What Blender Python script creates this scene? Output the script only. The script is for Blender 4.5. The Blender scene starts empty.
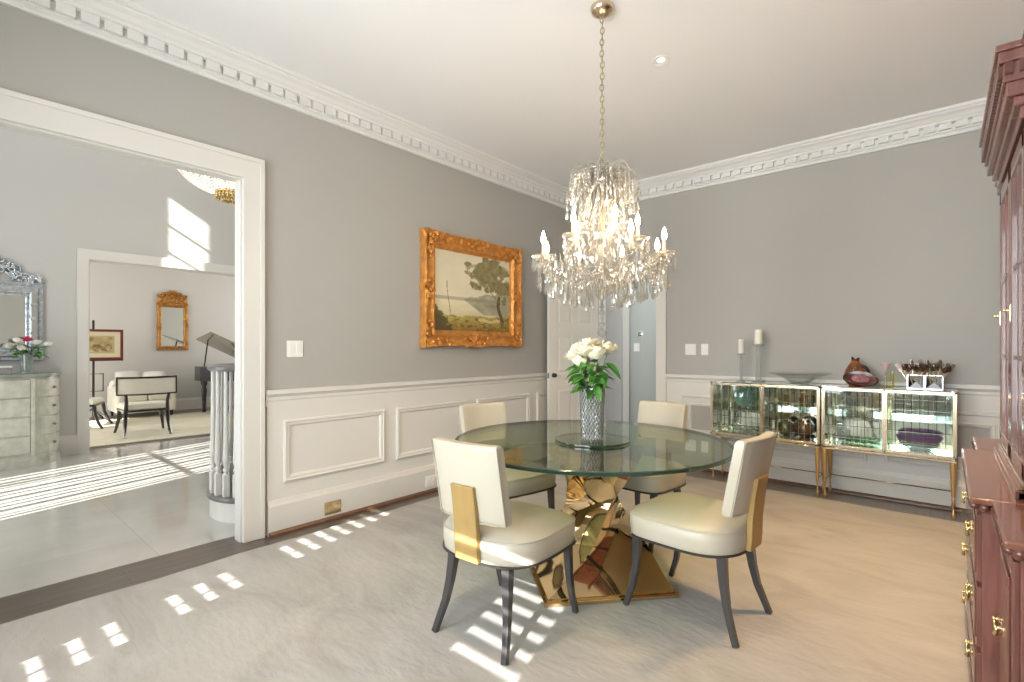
import bpy, bmesh, math, random
from mathutils import Vector, Matrix, noise
random.seed(7)
PI = math.pi
scene = bpy.context.scene
COL = scene.collection

# ---------------------------------------------------------------- camera, world, sun, area lights, exposure
XW, YW, XR, YB, HC = -3.47, 5.26, 0.72, -1.5, 3.13     # dining room: left wall, back wall, right wall, wall behind the camera, ceiling
cam_data = bpy.data.cameras.new('camera')
cam_data.sensor_width = 36.0
cam_data.lens = 500.0 / 1024.0 * 36.0
cam_data.shift_y = 7.0 / 1024.0
cam_data.clip_start = 0.02
cam = bpy.data.objects.new('camera', cam_data)
cam.location = (0, 0, 1.27)
cam.rotation_euler = (PI / 2, 0, math.asin(0.6546427))
COL.objects.link(cam)
scene.camera = cam

world = bpy.data.worlds.new('sky')
scene.world = world
world.use_nodes = True
wn = world.node_tree.nodes
wn['Background'].inputs[0].default_value = (0.80, 0.90, 1.0, 1)
wn['Background'].inputs[1].default_value = 1.6

SUN_DIR = Vector((-0.31, 1.0, -0.583)).normalized()
sd = bpy.data.lights.new('sun', 'SUN')
sd.energy = 16.0
sd.angle = math.radians(0.35)
sd.color = (1.0, 0.97, 0.92)
sun = bpy.data.objects.new('sun', sd)
sun.rotation_euler = SUN_DIR.to_track_quat('-Z', 'Y').to_euler()
sun.location = (2, -6, 6)
COL.objects.link(sun)

def area(name, loc, direction, sx, sy, power, color, spread=180):
    d = bpy.data.lights.new(name, 'AREA')
    d.shape = 'RECTANGLE'
    d.size, d.size_y = sx, sy
    d.energy = power
    d.color = color
    d.spread = math.radians(spread)
    o = bpy.data.objects.new(name, d)
    o.location = loc
    o.rotation_euler = Vector(direction).to_track_quat('-Z', 'Y').to_euler()
    COL.objects.link(o)
    return o

DAY = (0.88, 0.95, 1.0)
SOFT = (1.0, 0.97, 0.92)
area('daylight_window_a', (-2.1, YB + 0.12, 1.55), (0.1, 1, 0.04), 1.1, 1.9, 36, DAY, 120)
area('daylight_window_b', (-0.45, YB + 0.12, 1.55), (-0.1, 1, 0.04), 1.1, 1.9, 36, DAY, 120)
area('daylight_foyer_door', (-5.5, YB + 0.12, 1.4), (0, 1, 0), 1.8, 2.2, 28, DAY)
area('daylight_foyer_upper', (-5.4, YB + 0.12, 4.6), (0, 1, -0.25), 1.8, 1.2, 38, DAY)
area('daylight_living', (-10.0, YB + 0.12, 1.5), (0, 1, 0), 2.4, 1.6, 75, SOFT)
area('fill_living', (-10.0, 6.4, 1.5), (0, -1, 0), 2.4, 1.6, 55, SOFT)  # added fill light; the end wall behind it has no window
area('area_pantry', (-2.6, 5.9, 2.5), (-0.3, 0, -1), 0.7, 0.5, 9, DAY)  # rectangular light facing down inside the passage

scene.view_settings.view_transform = 'Standard'
scene.view_settings.look = 'None'
scene.view_settings.gamma = 1.0
scene.view_settings.exposure = 0.55
scene.view_settings.use_curve_mapping = False
scene.cycles.max_bounces = 14
scene.cycles.diffuse_bounces = 6
scene.cycles.glossy_bounces = 6
scene.cycles.transmission_bounces = 10
scene.cycles.transparent_max_bounces = 40
scene.cycles.caustics_reflective = False
scene.cycles.caustics_refractive = False
scene.cycles.sample_clamp_indirect = 6.0

# ---------------------------------------------------------------- materials
def lin(h):
    h = h.lstrip('#')
    out = []
    for i in (0, 2, 4):
        v = int(h[i:i + 2], 16) / 255
        out.append(v / 12.92 if v <= 0.04045 else ((v + 0.055) / 1.055) ** 2.4)
    return out + [1.0]

def base_mat(name):
    m = bpy.data.materials.new(name)
    m.use_nodes = True
    nt = m.node_tree
    return m, nt, nt.nodes['Principled BSDF']

def mat(name, col, rough=0.5, metal=0.0, spec=0.5, coat=0.0, bump=0.0, bscale=60.0, var=0.0, vscale=4.0, sheen=0.0, stretch=None):
    """Plain surface with optional noise bump and a little noise variation of its own colour."""
    m, nt, p = base_mat(name)
    c = lin(col) if isinstance(col, str) else list(col) + [1]
    p.inputs['Base Color'].default_value = c
    p.inputs['Roughness'].default_value = rough
    p.inputs['Metallic'].default_value = metal
    p.inputs['Specular IOR Level'].default_value = spec
    p.inputs['Coat Weight'].default_value = coat
    if sheen:
        p.inputs['Sheen Weight'].default_value = sheen
    tc = None
    if bump or var:
        tc = nt.nodes.new('ShaderNodeTexCoord')
        vec = tc.outputs['Object']
        if stretch:
            mp = nt.nodes.new('ShaderNodeMapping')
            mp.inputs['Scale'].default_value = stretch
            nt.links.new(vec, mp.inputs[0])
            vec = mp.outputs[0]
    if bump:
        n = nt.nodes.new('ShaderNodeTexNoise')
        n.inputs['Scale'].default_value = bscale
        n.inputs['Detail'].default_value = 3
        b = nt.nodes.new('ShaderNodeBump')
        b.inputs['Strength'].default_value = bump
        b.inputs['Distance'].default_value = 0.01
        nt.links.new(vec, n.inputs['Vector'])
        nt.links.new(n.outputs[0], b.inputs['Height'])
        nt.links.new(b.outputs[0], p.inputs['Normal'])
    if var:
        n = nt.nodes.new('ShaderNodeTexNoise')
        n.inputs['Scale'].default_value = vscale
        n.inputs['Detail'].default_value = 5
        r = nt.nodes.new('ShaderNodeValToRGB')
        r.color_ramp.elements[0].position = 0.3
        r.color_ramp.elements[1].position = 0.7
        r.color_ramp.elements[0].color = [x * (1 - var) for x in c[:3]] + [1]
        r.color_ramp.elements[1].color = [min(1, x * (1 + var)) for x in c[:3]] + [1]
        nt.links.new(vec, n.inputs['Vector'])
        nt.links.new(n.outputs[0], r.inputs[0])
        nt.links.new(r.outputs[0], p.inputs['Base Color'])
    return m

def clear(name, tint=(0.97, 0.98, 0.97), ior=1.5, white=0.0, wcol=(0.95, 0.93, 0.88), glow=0.0, rough=0.0, boost=0.0):
    """Clear glass: tinted see-through with Fresnel reflections and, for cut crystal, a share of scattering facets."""
    m = bpy.data.materials.new(name)
    m.use_nodes = True
    nt = m.node_tree
    nt.nodes.clear()
    out = nt.nodes.new('ShaderNodeOutputMaterial')
    tr = nt.nodes.new('ShaderNodeBsdfTransparent')
    tr.inputs[0].default_value = (*tint, 1)
    gl = nt.nodes.new('ShaderNodeBsdfGlossy')
    gl.inputs['Roughness'].default_value = rough
    fr = nt.nodes.new('ShaderNodeFresnel')
    # leaving the glass, the index is inverted so that a straight-through slab reflects alike on both faces
    ge = nt.nodes.new('ShaderNodeNewGeometry')
    mr = nt.nodes.new('ShaderNodeMapRange')
    mr.inputs['To Min'].default_value = ior
    mr.inputs['To Max'].default_value = 1.0 / ior
    nt.links.new(ge.outputs['Backfacing'], mr.inputs['Value'])
    nt.links.new(mr.outputs[0], fr.inputs['IOR'])
    fac = fr.outputs[0]
    if boost:
        ad = nt.nodes.new('ShaderNodeMath')
        ad.operation = 'ADD'
        ad.use_clamp = True
        ad.inputs[1].default_value = boost
        nt.links.new(fac, ad.inputs[0])
        fac = ad.outputs[0]
    mx = nt.nodes.new('ShaderNodeMixShader')
    nt.links.new(fac, mx.inputs[0])
    nt.links.new(tr.outputs[0], mx.inputs[1])
    nt.links.new(gl.outputs[0], mx.inputs[2])
    last = mx
    if white:
        df = nt.nodes.new('ShaderNodeBsdfDiffuse')
        df.inputs[0].default_value = (*wcol, 1)
        tl = nt.nodes.new('ShaderNodeBsdfTranslucent')
        tl.inputs[0].default_value = (*wcol, 1)
        h = nt.nodes.new('ShaderNodeMixShader')
        h.inputs[0].default_value = 0.5
        nt.links.new(df.outputs[0], h.inputs[1])
        nt.links.new(tl.outputs[0], h.inputs[2])
        m2 = nt.nodes.new('ShaderNodeMixShader')
        m2.inputs[0].default_value = white
        nt.links.new(mx.outputs[0], m2.inputs[1])
        nt.links.new(h.outputs[0], m2.inputs[2])
        last = m2
    nt.links.new(last.outputs[0], out.inputs[0])
    return m

def emit(name, col, strength):
    m = bpy.data.materials.new(name)
    m.use_nodes = True
    nt = m.node_tree
    nt.nodes.clear()
    out = nt.nodes.new('ShaderNodeOutputMaterial')
    e = nt.nodes.new('ShaderNodeEmission')
    e.inputs[0].default_value = (*col, 1)
    e.inputs[1].default_value = strength
    nt.links.new(e.outputs[0], out.inputs[0])
    return m

def brick_mat(name, c1, c2, mortar, scale, bw, bh, ms, rough, offset=0.5, metal=0.0, axes='XY', bump=0.0, noise_amt=0.0, noise_stretch=(1, 1, 1), coat=0.0, tilt=0.0):
    """Planks, slabs or mirror tiles: a brick texture on two object axes, optional grain noise."""
    m, nt, p = base_mat(name)
    N, L = nt.nodes, nt.links
    tc = N.new('ShaderNodeTexCoord')
    sep = N.new('ShaderNodeSeparateXYZ')
    cmb = N.new('ShaderNodeCombineXYZ')
    L.new(tc.outputs['Object'], sep.inputs[0])
    L.new(sep.outputs['XYZ'.index(axes[0])], cmb.inputs[0])
    L.new(sep.outputs['XYZ'.index(axes[1])], cmb.inputs[1])
    b = N.new('ShaderNodeTexBrick')
    b.offset = offset
    b.inputs['Color1'].default_value = lin(c1)
    b.inputs['Color2'].default_value = lin(c2)
    b.inputs['Mortar'].default_value = lin(mortar)
    b.inputs['Scale'].default_value = scale
    b.inputs['Mortar Size'].default_value = ms
    b.inputs['Brick Width'].default_value = bw
    b.inputs['Row Height'].default_value = bh
    L.new(cmb.outputs[0], b.inputs['Vector'])
    colour = b.outputs['Color']
    if noise_amt:
        mp = N.new('ShaderNodeMapping')
        mp.inputs['Scale'].default_value = noise_stretch
        L.new(tc.outputs['Object'], mp.inputs[0])
        n = N.new('ShaderNodeTexNoise')
        n.inputs['Scale'].default_value = 6
        n.inputs['Detail'].default_value = 6
        L.new(mp.outputs[0], n.inputs['Vector'])
        mr = N.new('ShaderNodeMapRange')
        mr.inputs['From Min'].default_value = 0.3
        mr.inputs['From Max'].default_value = 0.7
        mr.inputs['To Min'].default_value = 1 - noise_amt
        mr.inputs['To Max'].default_value = 1 + noise_amt
        L.new(n.outputs[0], mr.inputs['Value'])
        mul = N.new('ShaderNodeMix')
        mul.data_type = 'RGBA'
        mul.blend_type = 'MULTIPLY'
        mul.inputs[0].default_value = 1.0
        L.new(colour, mul.inputs[6])
        L.new(mr.outputs[0], mul.inputs[7])
        colour = mul.outputs[2]
    L.new(colour, p.inputs['Base Color'])
    p.inputs['Roughness'].default_value = rough
    p.inputs['Metallic'].default_value = metal
    p.inputs['Coat Weight'].default_value = coat
    if bump or tilt:
        bp = N.new('ShaderNodeBump')
        bp.inputs['Strength'].default_value = bump or tilt
        bp.inputs['Distance'].default_value = 0.004
        if tilt:
            n2 = N.new('ShaderNodeTexNoise')
            n2.inputs['Scale'].default_value = 9
            L.new(tc.outputs['Object'], n2.inputs['Vector'])
            L.new(n2.outputs[0], bp.inputs['Height'])
        else:
            inv = N.new('ShaderNodeMath')
            inv.operation = 'SUBTRACT'
            inv.inputs[0].default_value = 1
            L.new(b.outputs['Fac'], inv.inputs[1])
            L.new(inv.outputs[0], bp.inputs['Height'])
        L.new(bp.outputs[0], p.inputs['Normal'])
    return m

def vcol_mat(name, rough=0.5, coat=0.0):
    m, nt, p = base_mat(name)
    a = nt.nodes.new('ShaderNodeVertexColor')
    a.layer_name = 'Col'
    nt.links.new(a.outputs[0], p.inputs['Base Color'])
    p.inputs['Roughness'].default_value = rough
    p.inputs['Coat Weight'].default_value = coat
    return m

M = {}
M['wall'] = mat('grey_wall_paint', '#afada7', 0.55, spec=0.3, bump=0.03, bscale=250)
M['foyer_wall'] = mat('pale_grey_wall_paint', '#c6c4c0', 0.6, spec=0.3, bump=0.03, bscale=250)
M['pantry_wall'] = mat('green_grey_wall_paint', '#b6bab4', 0.6, spec=0.3)
M['ceiling'] = mat('ceiling_paint', '#f1f1f1', 0.75, spec=0.2)
M['trim'] = mat('white_trim_paint', '#dcd9d2', 0.35, spec=0.4)
M['crown'] = mat('cornice_paint', '#e4e3e0', 0.5, spec=0.3)
M['door'] = mat('door_paint', '#e2ddd3', 0.35, spec=0.4)
M['wood_floor'] = brick_mat('dark_plank_floor', '#4c4239', '#594d43', '#2c251f', 1.0, 1.4, 0.085, 0.002, 0.28, noise_amt=0.25, noise_stretch=(14, 0.8, 1), axes='YX', coat=0.2)
M['wood_floor_x'] = brick_mat('dark_plank_floor_border', '#4d423a', '#5d5147', '#2c251f', 1.0, 1.4, 0.085, 0.002, 0.28, noise_amt=0.25, noise_stretch=(14, 1.5, 1), axes='XY', coat=0.2)
M['shoe'] = mat('brown_shoe_moulding', '#6a4b35', 0.35, var=0.2, vscale=20)
M['marble'] = brick_mat('polished_marble_slabs', '#bdbab3', '#b9b6af', '#aeaba4', 1.0, 0.9, 0.9, 0.003, 0.12, noise_amt=0.05, noise_stretch=(0.6, 0.6, 1), axes='XY', coat=0.3)
M['plate'] = mat('white_plastic', '#f0eee8', 0.3)
M['brass'] = mat('polished_brass', '#e2cb95', 0.22, 1.0)
M['gold'] = mat('mirror_gold', '#e2c595', 0.06, 1.0)
M['champagne'] = mat('champagne_gold_metal', '#d9c8ac', 0.22, 1.0)
M['leather'] = mat('cream_leather', '#b9b2a0', 0.36, spec=0.5, bump=0.06, bscale=140, coat=0.12)
M['chair_leg'] = mat('charcoal_lacquer_legs', '#3d3b3b', 0.26, coat=0.4)
M['piping'] = mat('dark_pewter_band', '#4f4b48', 0.25, 0.6)
M['splat'] = mat('brushed_gold_leaf', '#a88a54', 0.5, 0.15, bump=0.25, bscale=25, var=0.12, vscale=12, stretch=(1, 1, 0.3))
M['white_leather'] = M['leather']
M['table_glass'] = clear('green_tinted_table_glass', (0.74, 0.80, 0.64), 1.52, boost=0.02)
M['glass_edge'] = mat('green_glass_edge', '#233a2f', 0.08, spec=0.8, coat=0.6)
M['glass'] = clear('clear_glass', (0.95, 0.97, 0.96), 1.5)
M['glass_shelf'] = clear('green_shelf_glass', (0.78, 0.87, 0.82), 1.5)
M['cut_glass'] = clear('cut_crystal_glass', (0.90, 0.93, 0.93), 1.6, white=0.16, wcol=(0.9, 0.93, 0.93), boost=0.06)
def vase_glass(name):
    """Thick cut glass: half refraction, half straight see-through."""
    m = clear(name, (0.96, 0.97, 0.97), 1.5, white=0.14, wcol=(0.85, 0.88, 0.88), boost=0.05)
    nt = m.node_tree
    out = next(n for n in nt.nodes if n.type == 'OUTPUT_MATERIAL')
    old = out.inputs[0].links[0].from_socket
    g = nt.nodes.new('ShaderNodeBsdfGlass')
    g.inputs['IOR'].default_value = 1.45
    g.inputs['Roughness'].default_value = 0.0
    g.inputs['Color'].default_value = (0.97, 0.98, 0.98, 1)
    mx = nt.nodes.new('ShaderNodeMixShader')
    mx.inputs[0].default_value = 0.55
    nt.links.new(old, mx.inputs[1])
    nt.links.new(g.outputs[0], mx.inputs[2])
    nt.links.new(mx.outputs[0], out.inputs[0])
    return m
M['cut_line'] = clear('frosted_cut_lines', (0.95, 0.96, 0.96), 1.5, white=0.75, wcol=(0.92, 0.94, 0.94), boost=0.1)
M['vase_glass'] = vase_glass('diamond_cut_glass')
M['crystal'] = clear('chandelier_crystal', (0.95, 0.94, 0.91), 1.7, white=0.22, wcol=(0.52, 0.505, 0.47), boost=0.10)
M['foyer_crystal'] = clear('amber_lit_crystal', (0.97, 0.95, 0.92), 1.6, white=0.30, wcol=(0.85, 0.80, 0.74), boost=0.12)
M['bulb'] = emit('flame_bulb_glow', (1.0, 0.78, 0.54), 220)
M['candle_sleeve'] = mat('candle_sleeve', '#e6c9a8', 0.5)
M['wax'] = mat('ivory_wax', '#ece8db', 0.5, spec=0.3)
M['crown_chain'] = mat('aged_brass_chain', '#b5ab86', 0.3, 0.8)
M['gilt'] = mat('gilt_frame', '#d9954a', 0.34, 0.45, bump=0.7, bscale=55, var=0.22, vscale=18)
M['gilt_pale'] = mat('gilt_side', '#e3b878', 0.45, 0.3)
M['old_gilt'] = mat('old_gilt', '#b4803f', 0.42, 0.5, bump=0.5, bscale=50, var=0.3, vscale=22)
M['mirror'] = mat('mirror', '#d9dcd8', 0.02, 1.0)
M['mirror_tiles'] = brick_mat('antiqued_mirror_tiles', '#e2ebe0', '#eef2ea', '#4a4f45', 1.0, 0.052, 0.085, 0.0022, 0.05, offset=0.0, metal=1.0, axes='XZ', tilt=0.22)
M['silver'] = mat('mirror_silver', '#bcc1c5', 0.12, 1.0)
M['etched'] = mat('etched_silver_glass', '#ccd3da', 0.22, 0.8, bump=0.6, bscale=40, var=0.3, vscale=30)
M['mahogany'] = mat('polished_mahogany', '#744a40', 0.24, coat=0.45, var=0.28, vscale=9, stretch=(4, 4, 0.5))
M['mahogany_dark'] = mat('dark_mahogany_moulding', '#5c352b', 0.25, coat=0.5, var=0.25, vscale=12, stretch=(3, 0.5, 3))
M['mahogany_top'] = mat('mahogany_counter', '#7a5040', 0.22, coat=0.5, var=0.2, vscale=7, stretch=(4, 0.6, 4))
M['black'] = mat('black_lacquer', '#1d1c20', 0.2, coat=0.5)
M['leg_gold'] = mat('satin_gold_legs', '#d0ac78', 0.3, 0.8)
M['bar_bronze'] = mat('dark_glazing_bars', '#77745f', 0.3, 0.9)
M['black_iron'] = mat('black_iron', '#26241f', 0.45)
M['cream_fabric'] = mat('cream_upholstery', '#dcd8ca', 0.85, bump=0.2, bscale=90)
M['white_fabric'] = mat('white_cushion_fabric', '#e8e6e0', 0.9, bump=0.2, bscale=90)
M['commode'] = mat('silvered_shagreen', '#c6c5b8', 0.35, 0.2, bump=0.25, bscale=60, var=0.14, vscale=14)
M['commode_top'] = mat('grey_stone_top', '#8f9488', 0.2, var=0.2, vscale=9)
M['petal'] = mat('cream_rose_petal', '#f3ecd2', 0.6, sheen=0.2)
M['petal_white'] = mat('white_petal', '#f2eee6', 0.6)
M['petal_pink'] = mat('pink_petal', '#cf3a64', 0.6)
M['leaf'] = mat('green_leaf', '#4c8534', 0.42, var=0.35, vscale=25)
M['stem'] = mat('green_stem', '#6b8d45', 0.5)
M['amber_glass'] = mat('amber_brown_glass', '#9a5216', 0.08, spec=0.8, coat=0.5, var=0.9, vscale=9)
M['red_glass'] = mat('dark_red_art_glass', '#3a0b0a', 0.22, spec=0.5, coat=0.1)
M['red_swirl'] = mat('pale_swirl_glass', '#8a5558', 0.1, coat=0.4, var=0.8, vscale=40)
M['pink_glass'] = mat('pale_pink_glass', '#dcc0b4', 0.25, coat=0.5)
M['yellow_glass'] = clear('yellow_green_glass', (0.93, 0.91, 0.68), 1.5, white=0.08, wcol=(0.8, 0.75, 0.45))
M['green_glass'] = clear('sea_green_glass', (0.5, 0.78, 0.68), 1.5, white=0.3, wcol=(0.45, 0.72, 0.62), boost=0.06)
M['purple_glass'] = clear('purple_glass', (0.55, 0.30, 0.60), 1.5, white=0.45, wcol=(0.42, 0.18, 0.48), boost=0.06)
M['lustre_glass'] = mat('iridescent_glass', '#7c7a58', 0.12, 0.5, coat=0.6, var=0.7, vscale=6)
M['lustre_rose'] = mat('rose_iridescent_glass', '#86604e', 0.12, 0.5, coat=0.6, var=0.7, vscale=6)
M['cutlery'] = mat('dark_silver_cutlery', '#5f5247', 0.25, 0.9)
M['cutlery_pale'] = mat('pale_cutlery', '#c9b79c', 0.3, 0.7)
M['picture'] = vcol_mat('oil_paint', 0.45, 0.25)
M['red_wood'] = mat('red_brown_wood', '#6b2f25', 0.3, coat=0.3)
M['piano_lid'] = mat('piano_lid_underside', '#8f8a6e', 0.12, coat=0.9)
M['grey_wood'] = mat('grey_stained_wood', '#6d6a68', 0.3, coat=0.4)
M['brown_chest'] = mat('brown_chest_wood', '#7d5a4c', 0.35, var=0.2, vscale=10)
M['lens_glow'] = emit('recessed_lamp_glow', (1.0, 0.96, 0.9), 2.2)

def rug_material(name, base, light, dark, tile):
    """Pale hide-like rug: soft patch tones, wrinkled texture."""
    m, nt, p = base_mat(name)
    N, L = nt.nodes, nt.links
    tc = N.new('ShaderNodeTexCoord')
    n1 = N.new('ShaderNodeTexNoise')
    n1.inputs['Scale'].default_value = 2.2
    n1.inputs['Detail'].default_value = 7
    n1.inputs['Roughness'].default_value = 0.62
    n1.inputs['Distortion'].default_value = 1.2
    mp = N.new('ShaderNodeMapping')
    mp.inputs['Scale'].default_value = tile
    mp.inputs['Rotation'].default_value = (0, 0, 0.5)
    L.new(tc.outputs['Object'], mp.inputs[0])
    L.new(mp.outputs[0], n1.inputs['Vector'])
    r = N.new('ShaderNodeValToRGB')
    e = r.color_ramp.elements
    e[0].position, e[0].color = 0.28, lin(dark)
    e[1].position, e[1].color = 0.72, lin(light)
    k = e.new(0.5)
    k.color = lin(base)
    L.new(n1.outputs[0], r.inputs[0])
    L.new(r.outputs[0], p.inputs['Base Color'])
    n2 = N.new('ShaderNodeTexNoise')
    n2.inputs['Scale'].default_value = 22
    n2.inputs['Detail'].default_value = 6
    L.new(mp.outputs[0], n2.inputs['Vector'])
    b = N.new('ShaderNodeBump')
    b.inputs['Strength'].default_value = 0.35
    b.inputs['Distance'].default_value = 0.01
    L.new(n2.outputs[0], b.inputs['Height'])
    L.new(b.outputs[0], p.inputs['Normal'])
    p.inputs['Roughness'].default_value = 0.85
    p.inputs['Specular IOR Level'].default_value = 0.2
    return m
M['rug'] = rug_material('pale_hide_rug', '#a9a6a0', '#b4b1ac', '#9b9790', (0.7, 1.6, 1))
M['living_rug'] = rug_material('cream_rug', '#d0cab6', '#d9d3c2', '#c6c0aa', (1, 1, 1))

# ---------------------------------------------------------------- mesh helpers
class MB:
    """Collects shapes and links them as one mesh object."""
    def __init__(self):
        self.v, self.f, self.mi = [], [], []
        self.cur = 0
    def add(self, verts, faces, mtx=None):
        o = len(self.v)
        for q in verts:
            q = Vector(q)
            self.v.append(mtx @ q if mtx else q)
        for f in faces:
            self.f.append([o + i for i in f])
            self.mi.append(self.cur)
        return self
    def slot(self, i):
        self.cur = i
        return self
    def box(self, x0, x1, y0, y1, z0, z1, mtx=None):
        v = [(x0, y0, z0), (x1, y0, z0), (x1, y1, z0), (x0, y1, z0), (x0, y0, z1), (x1, y0, z1), (x1, y1, z1), (x0, y1, z1)]
        return self.add(v, [(0, 3, 2, 1), (4, 5, 6, 7), (0, 1, 5, 4), (1, 2, 6, 5), (2, 3, 7, 6), (3, 0, 4, 7)], mtx)
    def prism(self, poly, z0, z1, mtx=None, top=None):
        """Extrude a counter-clockwise xy polygon from z0 to z1; top may be another polygon of the same length."""
        n = len(poly)
        top = top or poly
        v = [(x, y, z0) for x, y in poly] + [(x, y, z1) for x, y in top]
        f = [tuple(reversed(range(n))), tuple(range(n, 2 * n))]
        f += [(i, (i + 1) % n, n + (i + 1) % n, n + i) for i in range(n)]
        return self.add(v, f, mtx)
    def rings(self, rs, closed=True, cap=True, mtx=None, loop=False):
        """Skin a list of rings (each a list of points of equal length)."""
        n = len(rs[0])
        v = [p for r in rs for p in r]
        f = []
        m = len(rs)
        for k in range(m if loop else m - 1):
            a, b = k * n, ((k + 1) % m) * n
            for i in range(n if closed else n - 1):
                j = (i + 1) % n
                f.append((a + i, a + j, b + j, b + i))
        if cap and not loop and closed:
            f.append(tuple(reversed(range(n))))
            f.append(tuple(range((m - 1) * n, m * n)))
        return self.add(v, f, mtx)
    def lathe(self, prof, n=24, c=(0, 0, 0), mtx=None, cap=True):
        rs = [[(c[0] + r * math.cos(2 * PI * i / n), c[1] + r * math.sin(2 * PI * i / n), c[2] + z) for i in range(n)] for r, z in prof]
        return self.rings(rs, True, cap, mtx)
    def tube(self, pts, r, n=8, mtx=None, closed=False, flat=None):
        pts = [Vector(p) for p in pts]
        m = len(pts)
        rad = r if isinstance(r, (list, tuple)) else [r] * m
        rs = []
        up = None
        for i, p in enumerate(pts):
            if closed:
                t = pts[(i + 1) % m] - pts[i - 1]
            else:
                t = pts[min(i + 1, m - 1)] - pts[max(i - 1, 0)]
            t.normalize()
            if up is None:
                up = Vector((0, 0, 1)) if abs(t.z) < 0.9 else Vector((1, 0, 0))
            a = t.cross(up)
            if a.length < 1e-5:
                a = t.cross(Vector((0, 1, 0)))
            a.normalize()
            b = a.cross(t)
            up = b
            ring = []
            for k in range(n):
                th = 2 * PI * k / n + PI / n
                ring.append(p + a * rad[i] * math.cos(th) + b * rad[i] * math.sin(th) * (flat or 1.0))
            rs.append(ring)
        return self.rings(rs, True, not closed, mtx, loop=closed)
    def ball(self, c, r, n=10, m=6, sx=1, sy=1, sz=1, mtx=None):
        rs = []
        for k in range(1, m):
            ph = PI * k / m
            rs.append([(c[0] + sx * r * math.sin(ph) * math.cos(2 * PI * i / n), c[1] + sy * r * math.sin(ph) * math.sin(2 * PI * i / n), c[2] - sz * r * math.cos(ph)) for i in range(n)])
        o = len(self.v)
        self.rings(rs, True, False, mtx)
        lo, hi = Vector((c[0], c[1], c[2] - sz * r)), Vector((c[0], c[1], c[2] + sz * r))
        base = len(self.v)
        self.v += [mtx @ lo, mtx @ hi] if mtx else [lo, hi]
        last = o + (m - 2) * n
        for i in range(n):
            j = (i + 1) % n
            self.f.append([base, o + j, o + i]); self.mi.append(self.cur)
            self.f.append([base + 1, last + i, last + j]); self.mi.append(self.cur)
        return self
    def mould(self, prof, p0, p1, inward, mtx=None):
        """Straight moulding: prof is [(distance out from the wall, height)], run from p0 to p1, out along the inward vector."""
        p0, p1, w = Vector(p0), Vector(p1), Vector(inward)
        rs = [[p + w * d + Vector((0, 0, z)) for d, z in prof] for p in (p0, p1)]
        return self.rings(rs, True, True, mtx)
    def grid(self, nx, ny, fn, mtx=None):
        v = [fn(i / (nx - 1), j / (ny - 1)) for j in range(ny) for i in range(nx)]
        f = [(j * nx + i, j * nx + i + 1, (j + 1) * nx + i + 1, (j + 1) * nx + i) for j in range(ny - 1) for i in range(nx - 1)]
        return self.add(v, f, mtx)
    def build(self, name, mats, parent=None, smooth=False, bevel=0.0, solid=0.0, fix=True):
        me = bpy.data.meshes.new(name)
        me.from_pydata([tuple(q) for q in self.v], [], self.f)
        if not isinstance(mats, (list, tuple)):
            mats = [mats]
        for q in mats:
            me.materials.append(q)
        if len(mats) > 1:
            me.polygons.foreach_set('material_index', self.mi)
        if fix:
            b = bmesh.new()
            b.from_mesh(me)
            bmesh.ops.recalc_face_normals(b, faces=b.faces)
            b.to_mesh(me)
            b.free()
        if smooth:
            me.polygons.foreach_set('use_smooth', [True] * len(me.polygons))
            if smooth != 'all':
                me.set_sharp_from_angle(angle=math.radians(38))
        me.update()
        o = bpy.data.objects.new(name, me)
        COL.objects.link(o)
        if parent is not None:
            o.parent = parent
        if solid:
            s = o.modifiers.new('thickness', 'SOLIDIFY')
            s.thickness = solid
            s.offset = 0
        if bevel:
            bv = o.modifiers.new('bevel', 'BEVEL')
            bv.width = bevel
            bv.segments = 2
            bv.limit_method = 'ANGLE'
            bv.angle_limit = math.radians(40)
        return o

def tag(o, label, cat, group=None, kind=None):
    o['label'] = label
    o['category'] = cat
    if group:
        o['group'] = group
    if kind:
        o['kind'] = kind
    return o

def thing(name, label, cat, loc=(0, 0, 0), rz=0.0, group=None):
    o = bpy.data.objects.new(name, None)
    o.empty_display_size = 0.1
    COL.objects.link(o)
    o.location = loc
    o.rotation_euler = (0, 0, rz)
    return tag(o, label, cat, group)

def struct(name, mb, m, label=None, cat=None, parent=None, **k):
    o = mb.build(name, m, parent, **k)
    if parent is None:
        o['kind'] = 'structure'
        if label:
            o['label'] = label
        if cat:
            o['category'] = cat
    return o

def copy_tree(o, parent=None):
    c = o.copy()
    COL.objects.link(c)
    if parent is not None:
        c.parent = parent
    for ch in list(o.children):
        copy_tree(ch, c)
    return c

def dup(root, loc, rz, label, group=None):
    c = copy_tree(root)
    c.location = loc
    c.rotation_euler = (0, 0, rz)
    c['label'] = label
    if group:
        c['group'] = group
    return c

def rot_z(a):
    return Matrix.Rotation(a, 4, 'Z')
# ---------------------------------------------------------------- the setting
FX = -7.87          # foyer face of the wall towards the living room
LX = -11.88         # far wall of the living room
T1 = -3.56          # foyer face of the dining room's left wall
OY0, OY1, OZ = -0.55, 1.32, 2.385      # cased opening dining room / foyer
FH = 5.6
DX0, DX1, DZ = -3.18, -2.42, 2.06      # door opening in the back wall

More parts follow.
